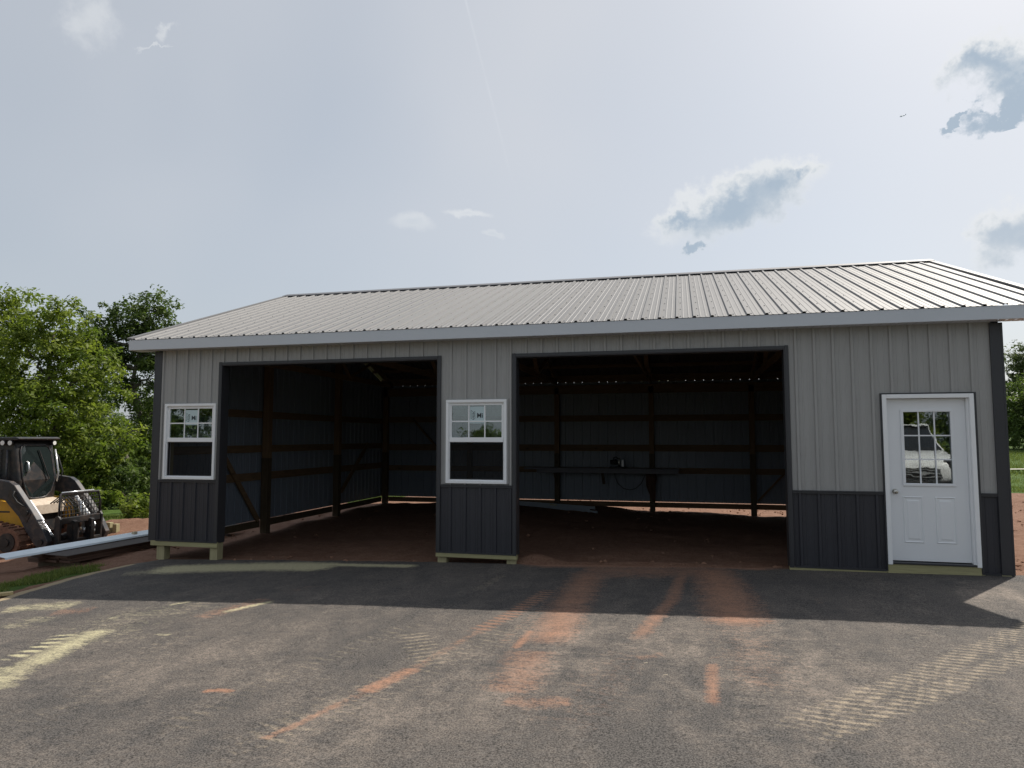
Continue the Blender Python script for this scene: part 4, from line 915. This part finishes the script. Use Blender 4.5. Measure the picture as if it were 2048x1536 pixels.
tree(178, 38, 8.5, [Lb(0, 0, 5.2, 1.4, 1.3, 1.2), Lb(-.7, 0, 6.5, 1.0, 1.0, .9), Lb(.6, 0, 6.3, .9, .9, .9), Lb(.2, 0, 3.4, 1.8, 1.5, 1.4), Lb(-.2, 0, 1.8, 2.0, 1.5, 1.2)],
     330, 40, .09, M_leafB, M_bark, 'dark tree deep in the wood between the bright tree and bare trunk', 'trees at the wood edge', .14, 40, .42)
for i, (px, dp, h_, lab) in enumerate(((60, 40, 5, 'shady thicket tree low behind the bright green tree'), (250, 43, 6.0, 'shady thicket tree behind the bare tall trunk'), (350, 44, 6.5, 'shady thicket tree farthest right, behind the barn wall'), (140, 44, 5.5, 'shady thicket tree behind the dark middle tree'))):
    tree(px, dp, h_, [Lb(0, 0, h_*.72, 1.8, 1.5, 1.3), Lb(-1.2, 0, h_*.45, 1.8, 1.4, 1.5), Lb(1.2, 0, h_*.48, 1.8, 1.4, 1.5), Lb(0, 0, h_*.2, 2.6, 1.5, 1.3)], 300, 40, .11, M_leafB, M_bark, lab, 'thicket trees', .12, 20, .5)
def bush(px, depth, w, h, n, per, lm, label, leaf=.07, loc=None, cat='bush', name='leafy_bush'):
    b = CAM+depth*ray(px, 900) if loc is None else loc; z = gz(b[0], b[1]); o = empty(name, (b[0], b[1], z)); tag(o, label, cat, 'bushes at the wood edge')
    mb = MB(); lob = [(random.uniform(-w, w)*.5, random.uniform(-w, w)*.4, h*random.uniform(.35, .8), w*.42, w*.42, h*.36) for _ in range(5)]
    for l in lob: limb(mb, (0, 0, -.05), l[:3], .03, .008, .5, 5)
    mb.build('stems', M_bark, o, fix=False)
    c = bpy.data.objects.new('foliage', leaf_mesh('foliage', lobes_to_clumps(lob, n, .18, .3), per, leaf, .2, lm)); col.objects.link(c); c.parent = o
bush(283, 17.5, .75, .72, 60, 26, M_leafA, 'small bright green bush by the left barn corner', .055)
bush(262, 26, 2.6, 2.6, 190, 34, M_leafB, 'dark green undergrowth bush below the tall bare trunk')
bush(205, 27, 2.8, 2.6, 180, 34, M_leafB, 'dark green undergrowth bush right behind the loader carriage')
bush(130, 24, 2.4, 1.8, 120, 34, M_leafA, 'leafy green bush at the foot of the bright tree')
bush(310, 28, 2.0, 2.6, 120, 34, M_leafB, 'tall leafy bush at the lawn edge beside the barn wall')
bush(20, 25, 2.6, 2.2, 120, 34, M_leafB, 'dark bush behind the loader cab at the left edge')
# right-hand side of the field
tree(2075, 62, 9.3, [Lb(0, 0, 6.6, 2.2, 2, 1.6), Lb(-1.0, 0, 7.6, 1.3, 1.3, 1.2), Lb(1.5, 0, 7.8, 1.5, 1.4, 1.2), Lb(-.6, 0, 4.6, 2.2, 2, 1.4)], 330, 34, .13, M_leafC, M_bark, 'pale airy tree seen past the right corner of the barn', 'trees across the field', .2, 30, .5)
tree(2062, 52, 6.2, [Lb(0, 0, 4.2, 2.0, 1.8, 1.2), Lb(-.9, 0, 2.6, 1.7, 1.7, 1.3), Lb(1.2, 0, 2.8, 2, 1.8, 1.5), Lb(0, 0, 1.2, 2.4, 1.8, 1.1)], 380, 40, .12, M_leafB, M_bark, 'dense dark green tree at the far side of the right field', 'trees across the field', .2, 20, .5)
tree(1990, 66, 6.0, [Lb(0, 0, 3.8, 2.6, 2, 1.6), Lb(1.5, 0, 2.0, 2.4, 2, 1.6), Lb(-2, 0, 2.0, 2.4, 2, 1.6)], 300, 38, .13, M_leafB, M_bark, 'dark tree mostly hidden behind the right end of the barn', 'trees across the field', .2, 20, .5)
# wood across the lane behind the photographer (mirrored in the window glass)
src = [o for o in col.objects if o.name.startswith('deciduous_tree')][2:6]
def copy_tree(o, loc, s, rz, label, group):
    r = o.copy(); col.objects.link(r); r.location = loc; r.scale = (s, s, s); r.rotation_euler = (0, 0, rz); tag(r, label, 'tree', group)
    for c in o.children: k_ = c.copy(); col.objects.link(k_); k_.parent = r
for i in range(18):
    x = -40+i*4.2+random.uniform(-1, 1); y = -30-random.uniform(0, 4)
    if i > 6: y -= 10
    s_ = (1.35 if i < 7 else .85)*random.uniform(.9, 1.1)
    copy_tree(src[2+i % 2] if i < 7 else src[1+i % 3], (x, y, gz(x, y)-1.2*s_), s_, i*1.3, 'green tree across the lane, mirrored in the barn window glass', 'trees across the lane')
for i, (x, y) in enumerate(((17.5, -25), (21.5, -26.5), (25.5, -25), (14, -28))): copy_tree(src[1+i % 3], (x, y, gz(x, y)-1.0), 1.25, i*1.9, 'unseen green tree added behind the car to darken the entry door glass', 'trees added to darken the door glass')  # unseen trees, added so the upper door panes mirror dark foliage
fsrc = [o for o in col.objects if o.name.startswith('deciduous_tree') and o.get('group') == 'trees across the field']
for i in range(12):
    x = 46+i*5.5+random.uniform(-1.5, 1.5); y = 62-i*2.2+random.uniform(-3, 3)
    copy_tree(fsrc[i % 3], (x, y, gz(x, y)-.1), random.uniform(.8, 1.25), i*2.1, 'green tree in the far hedgerow on the right, out past the picture edge', 'far hedgerow trees')
lsrc = [o for o in col.objects if o.name.startswith('deciduous_tree') and o.get('group') == 'thicket trees']
for i in range(6):
    x = -13+i*3.6; y = 33+i*3.2; copy_tree(lsrc[i % 4], (x, y, gz(x, y)-.1), random.uniform(.9, 1.3), i*2.3, 'thicket tree standing hidden behind the barn', 'thicket behind the barn')
# grass
M_blade = leaf_mat('grass_blade', (.07, .11, .02), (.22, .25, .07), .35)
def grass(name, pts, hmin, hmax, w, label):
    n = len(pts); P_ = np.asarray(pts); ang = rng.random(n)*6.28; h = hmin+(hmax-hmin)*rng.random(n); le = rng.normal(size=(n, 2))*.35
    dx = np.c_[np.cos(ang), np.sin(ang), np.zeros(n)]*w/2
    V = np.stack([P_-dx, P_+dx, P_+np.c_[le*h[:, None], h]], 1).reshape(-1, 3); q = np.arange(3*n)
    m = bpy.data.meshes.new(name); m.vertices.add(3*n); m.vertices.foreach_set('co', V.ravel().astype(np.float32)); m.loops.add(3*n); m.loops.foreach_set('vertex_index', q.astype(np.int32))
    m.polygons.add(n); m.polygons.foreach_set('loop_start', np.arange(0, 3*n, 3, dtype=np.int32)); m.polygons.foreach_set('loop_total', np.full(n, 3, np.int32)); m.update(); m.validate()
    at = m.attributes.new('tone', 'FLOAT', 'POINT'); at.data.foreach_set('value', np.repeat(rng.random(n), 3).astype(np.float32)); m.materials.append(M_blade)
    o = bpy.data.objects.new(name, m); col.objects.link(o); tag(o, label, 'grass', None, 'stuff')
def scatter(n, x0, x1, y0, y1, ok):
    x = x0+(x1-x0)*rng.random(n); y = y0+(y1-y0)*rng.random(n); k = ok(x, y); x, y = x[k], y[k]; return np.c_[x, y, ground_z(x, y)-.01]
def nzv(x, y, s): return np.array([noise.noise((a*s, b*s, 3.3)) for a, b in zip(x, y)])
grass('verge_grass', scatter(26000, -2.2, .3, -4.5, -.5, lambda x, y: np.abs(x-(asphalt_left(y)-.52))+nzv(x, y, 2.2)*.45 < .27), .03, .085, .012, 'short green grass verge along the left edge of the asphalt')
grass('lawn_grass', scatter(60000, -20, 0, 4, 22, lambda x, y: (-.7*x+.7*y+nzv(x, y, .8)*.7 > 8.4) & (-.7*x+.7*y < 22)), .05, .14, .02, 'green lawn at the foot of the wood on the left')
grass('field_grass', scatter(110000, 10, 52, 18.5, 48, lambda x, y: (y+nzv(x, y, .7)*.9 > 18.9)), .06, .16, .03, 'green field beyond the bare earth on the right')
mb = MB(); A, B = at_z(1985, 915, .45), at_z(2100, 918, .45)
# pale footpath across the field
pa = []
for px in (1800, 1900, 2000, 2050, 2120, 2250, 2400, 2600):
    d = ray(px, 916); dep = 34; p = CAM+d*dep; pa.append((p[0], p[1], gz(p[0], p[1])+.13))
for (a, b) in zip(pa[:-1], pa[1:]): mb.add([a, b, (b[0]-.2, b[1]+.8, gz(b[0]-.2, b[1]+.8)+.10), (a[0]-.2, a[1]+.8, gz(a[0]-.2, a[1]+.8)+.10)], [(0, 1, 2, 3)])
mb.build('path', simple('pale_gravel', (.42, .40, .35), .95, 0, .2, 3, .3, 30), None, kind='structure')

# ================================================================== clods of clay
def clods(name, pts, smin, smax, label, mat):
    base = np.array([(1, 0, 0), (-1, 0, 0), (0, 1, 0), (0, -1, 0), (0, 0, 1), (0, 0, -1), (.6, .6, .5), (-.6, .6, .5), (-.6, -.6, .5), (.6, -.6, .5)], float)
    F = [(6, 4, 7), (7, 4, 8), (8, 4, 9), (9, 4, 6), (0, 6, 9), (2, 7, 6), (1, 8, 7), (3, 9, 8), (0, 2, 6), (2, 1, 7), (1, 3, 8), (3, 0, 9), (0, 5, 2), (2, 5, 1), (1, 5, 3), (3, 5, 0)]
    n = len(pts); s = smin+(smax-smin)*rng.random(n)**3; V = base[None]*(.65+.7*rng.random((n, 10, 1)))*s[:, None, None]*np.array([1, 1, .7])
    a = rng.random(n)*6.28; c, s_ = np.cos(a)[:, None], np.sin(a)[:, None]; V = np.stack([V[..., 0]*c-V[..., 1]*s_, V[..., 0]*s_+V[..., 1]*c, V[..., 2]], -1)+np.asarray(pts)[:, None, :]+np.array([0, 0, .2])*s[:, None, None]
    q = (np.array(F)[None]+(np.arange(n)*10)[:, None, None]).reshape(-1, 3); m = bpy.data.meshes.new(name); m.from_pydata(V.reshape(-1, 3).tolist(), [], q.tolist()); m.update()
    m.materials.append(mat); o = bpy.data.objects.new(name, m); col.objects.link(o); tag(o, label, 'clods', None, 'stuff')
M_clod = simple('clay_clods', (.22, .125, .083), .95, 0, .3, 7, .4, 60, .1)
clods('clay_clods', np.concatenate([scatter(2600, 12.2, 20, .2, 18, lambda x, y: x < 15+(y+1)*.6), scatter(1500, -7.5, -.4, .3, 6.5, lambda x, y: (-.7*x+.7*y < 8.2)), scatter(1600, 3, 13, DEP-.3, DEP+5, lambda x, y: x > 0), scatter(260, -.1, 12, .15, 8.8, lambda x, y: x > 0), scatter(160, 1.1, 9.5, -.02, .5, lambda x, y: ((x < 4.7) | (x > 5.95)))]), .006, .042, 'loose clods of red clay strewn over the bare earth', M_clod)
# ================================================================== bits lying on the asphalt
M_chip = simple('raw_wood_chip', (.42, .36, .26), .8)
for i, (px, py, L_, w_, an, lab) in enumerate(((1710, 1476, .16, .008, -8, 'long thin wood splinter on the asphalt at the lower right'), (8, 1508, .19, .012, 18, 'yellow wood splinter at the lower left corner of the asphalt'), (1840, 1492, .05, .01, 5, 'small pale wood chip at the lower right of the asphalt'), (1290, 1328, .05, .014, 5, 'white chip on the asphalt in front of the wide opening'), (1330, 1352, .05, .012, 3, 'pale chip just below the white chip before the wide opening'),
    (1356, 1247, .05, .012, 2, 'pale chip at the shadow edge before the wide opening'), (1638, 1184, .06, .014, 4, 'pale chip in the shade left of the entry door'), (1812, 1253, .05, .012, -4, 'pale chip at the shadow edge below the entry door'), (1656, 1251, .03, .02, 0, 'small white stone at the shadow edge'), (770, 1257, .06, .014, 3, 'pale chip at the shadow edge before the middle pier'), (940, 1296, .04, .012, -10, 'small pale chip right of the middle tread print'), (615, 1374, .05, .02, 25, 'curled pale chip in the left part of the asphalt'), (1325, 1478, .06, .02, -35, 'buff chip near the bottom centre of the asphalt'))):
    x, y = plane_pt(px, py); z = float(base_z(x, y))+.006; a = ha*0+rad(an)+YAW*-1; mb = MB(); d = Vector((math.cos(a), math.sin(a), 0))*L_/2
    d *= .75; mb.bar(Vector((x, y, z))-d, Vector((x, y, z+.003))+d, w_*.55, .004); tag(mb.build('wood_chip', M_chip, None), lab, 'wood chip', 'chips on the asphalt')
x, y = plane_pt(6, 1193); mb = MB(); d = Vector((.42, .55, 0)).normalized(); q = Vector((x, y, gz(x, y)+.03)); mb.bar(q-d*.5, q+d*.10, .09, .038); tag(mb.build('pale_board', wood_mat('fresh_board', (.58, .46, .24), 1), None, bevel=.003), 'fresh yellow board end lying at the left edge of the asphalt', 'board')

# ================================================================== light aircraft, far off
pp = CAM+ray(1805, 232)*900; air = empty('light_aircraft', tuple(pp), rad(160)); air.rotation_euler = (rad(-32), rad(10), rad(175)); tag(air, 'tiny light aircraft banking in the sky above the roof', 'aircraft')
M_air = simple('aircraft_paint', (.25, .32, .36), .4)
mb = MB(); mb.tube([(-3.6, 0, .2), (-1.5, 0, .1), (1.6, 0, 0), (3.0, 0, 0), (3.6, 0, -.05)], [.12, .45, .62, .45, .1], 10); mb.build('fuselage', M_air, air, smooth=True)
mb = MB(); mb.prism([(1.5, -5.6), (1.9, -.2), (1.9, .2), (1.5, 5.6), (.5, 5.6), (.2, 0), (.5, -5.6)], .5, .68, 'z'); mb.build('wing', M_air, air)
mb = MB(); mb.prism([(-3.0, -1.7), (-2.7, 0), (-3.0, 1.7), (-3.7, 1.7), (-3.8, 0), (-3.7, -1.7)], .25, .33, 'z'); mb.prism([(-2.7, .3), (-3.5, 1.7), (-4.0, 1.7), (-3.8, .2)], -.05, .05); mb.build('tail', M_air, air)

# ================================================================== white car parked behind the photographer (mirrored in the door glass)
M_cw = simple('car_white', (.78, .78, .77), .25, 0, .02, 2); M_cg = simple('car_glass', (.02, .022, .025), .06)
cx, cy = 14.75, -11.2
carz = float(base_z(cx, cy)); car = empty('parked_car', (cx, cy-2.2, carz), math.pi/2+.12); car.scale = (1.1, 1.1, 1.28); tag(car, 'white car facing the entry door, seen mirrored in its glass', 'car')
def loft(secs, closed=True):      # secs: list of (x, [(y,z)...]) with equal counts
    mb = MB(); n = len(secs[0][1])
    for x, s_ in secs: mb.v += [(x, y, z) for y, z in s_]
    for i in range(len(secs)-1):
        for k in range(n): mb.f.append((i*n+k, i*n+(k+1) % n, (i+1)*n+(k+1) % n, (i+1)*n+k))
    mb.f.append(tuple(reversed(range(n)))); mb.f.append(tuple((len(secs)-1)*n+k for k in range(n))); return mb
def sec(w, z0, z1, zt, wt): return [(-w*.9, z0), (-w, (z0+z1)/2), (-w*.98, z1), (-wt, zt), (0, zt+.03), (wt, zt), (w*.98, z1), (w, (z0+z1)/2), (w*.9, z0)]
mb = loft([(-2.2, sec(.80, .40, .85, .95, .6)), (-1.9, sec(.92, .30, .90, 1.02, .75)), (-.8, sec(.94, .25, .92, 1.02, .78)), (.7, sec(.94, .25, .92, 1.02, .80)), (1.5, sec(.93, .28, .88, .97, .78)), (2.05, sec(.88, .30, .80, .86, .68)), (2.25, sec(.78, .36, .68, .72, .55))])
body = mb.build('body', M_cw, car, smooth=True); body.modifiers.new('sub', 'SUBSURF').render_levels = 2
mb = loft([(-1.95, [(-.62, 1.0), (-.6, 1.08), (.6, 1.08), (.62, 1.0)]), (-1.5, [(-.74, 1.0), (-.58, 1.5), (.58, 1.5), (.74, 1.0)]), (-.1, [(-.76, 1.0), (-.60, 1.56), (.60, 1.56), (.76, 1.0)]), (.95, [(-.74, .98), (-.70, 1.02), (.70, 1.02), (.74, .98)])]); gh = mb.build('cabin_glass', M_cg, car, bevel=.03)
mb = MB(); mb.prism([(-1.6, 1.49), (-1.45, 1.545), (-.2, 1.60), (.0, 1.565), (-.1, 1.55), (-1.45, 1.50)], -.60, .60); mb.build('roof', M_cw, car, bevel=.02)
for s in (-1, 1):
    mb = MB(); mb.tube([(.95, s*.73, 1.0), (.4, s*.68, 1.30), (-.12, s*.60, 1.56)], .03, 6); mb.build('windscreen_pillar', M_cw, car, smooth=True)
    mb = MB(); mb.tube([(2.06, s*.58, .70), (2.17, s*.55, .69)], [.13, .11], 14); hl = mb.build('headlight', M_blk, car); mb = MB(); mb.tube([(2.171, s*.55, .69), (2.185, s*.55, .69)], .09, 14); mb.build('lens', M_lens, hl)
    for x in (1.35, -1.35):
        mb = MB(); mb.tube([(x, s*.72, .33), (x, s*.95, .33)], .33, 24); wh = mb.build('wheel', M_black, car, bevel=.02); mb = MB(); mb.tube([(x, s*.952, .33), (x, s*.965, .33)], .21, 18); mb.build('rim', M_steel, wh)
mb = MB(); mb.box(2.20, 2.27, -.42, .42, .44, .66); gl_ = mb.build('grille', M_blk, car, bevel=.01)
for z in (.48, .54, .60): mb = MB(); mb.box(2.271, 2.285, -.40, .40, z, z+.02); mb.build('grille_bar', M_chr, gl_)
mb = MB(); mb.box(2.15, 2.29, -.72, .72, .30, .41); mb.build('bumper', M_blk, car, bevel=.02)
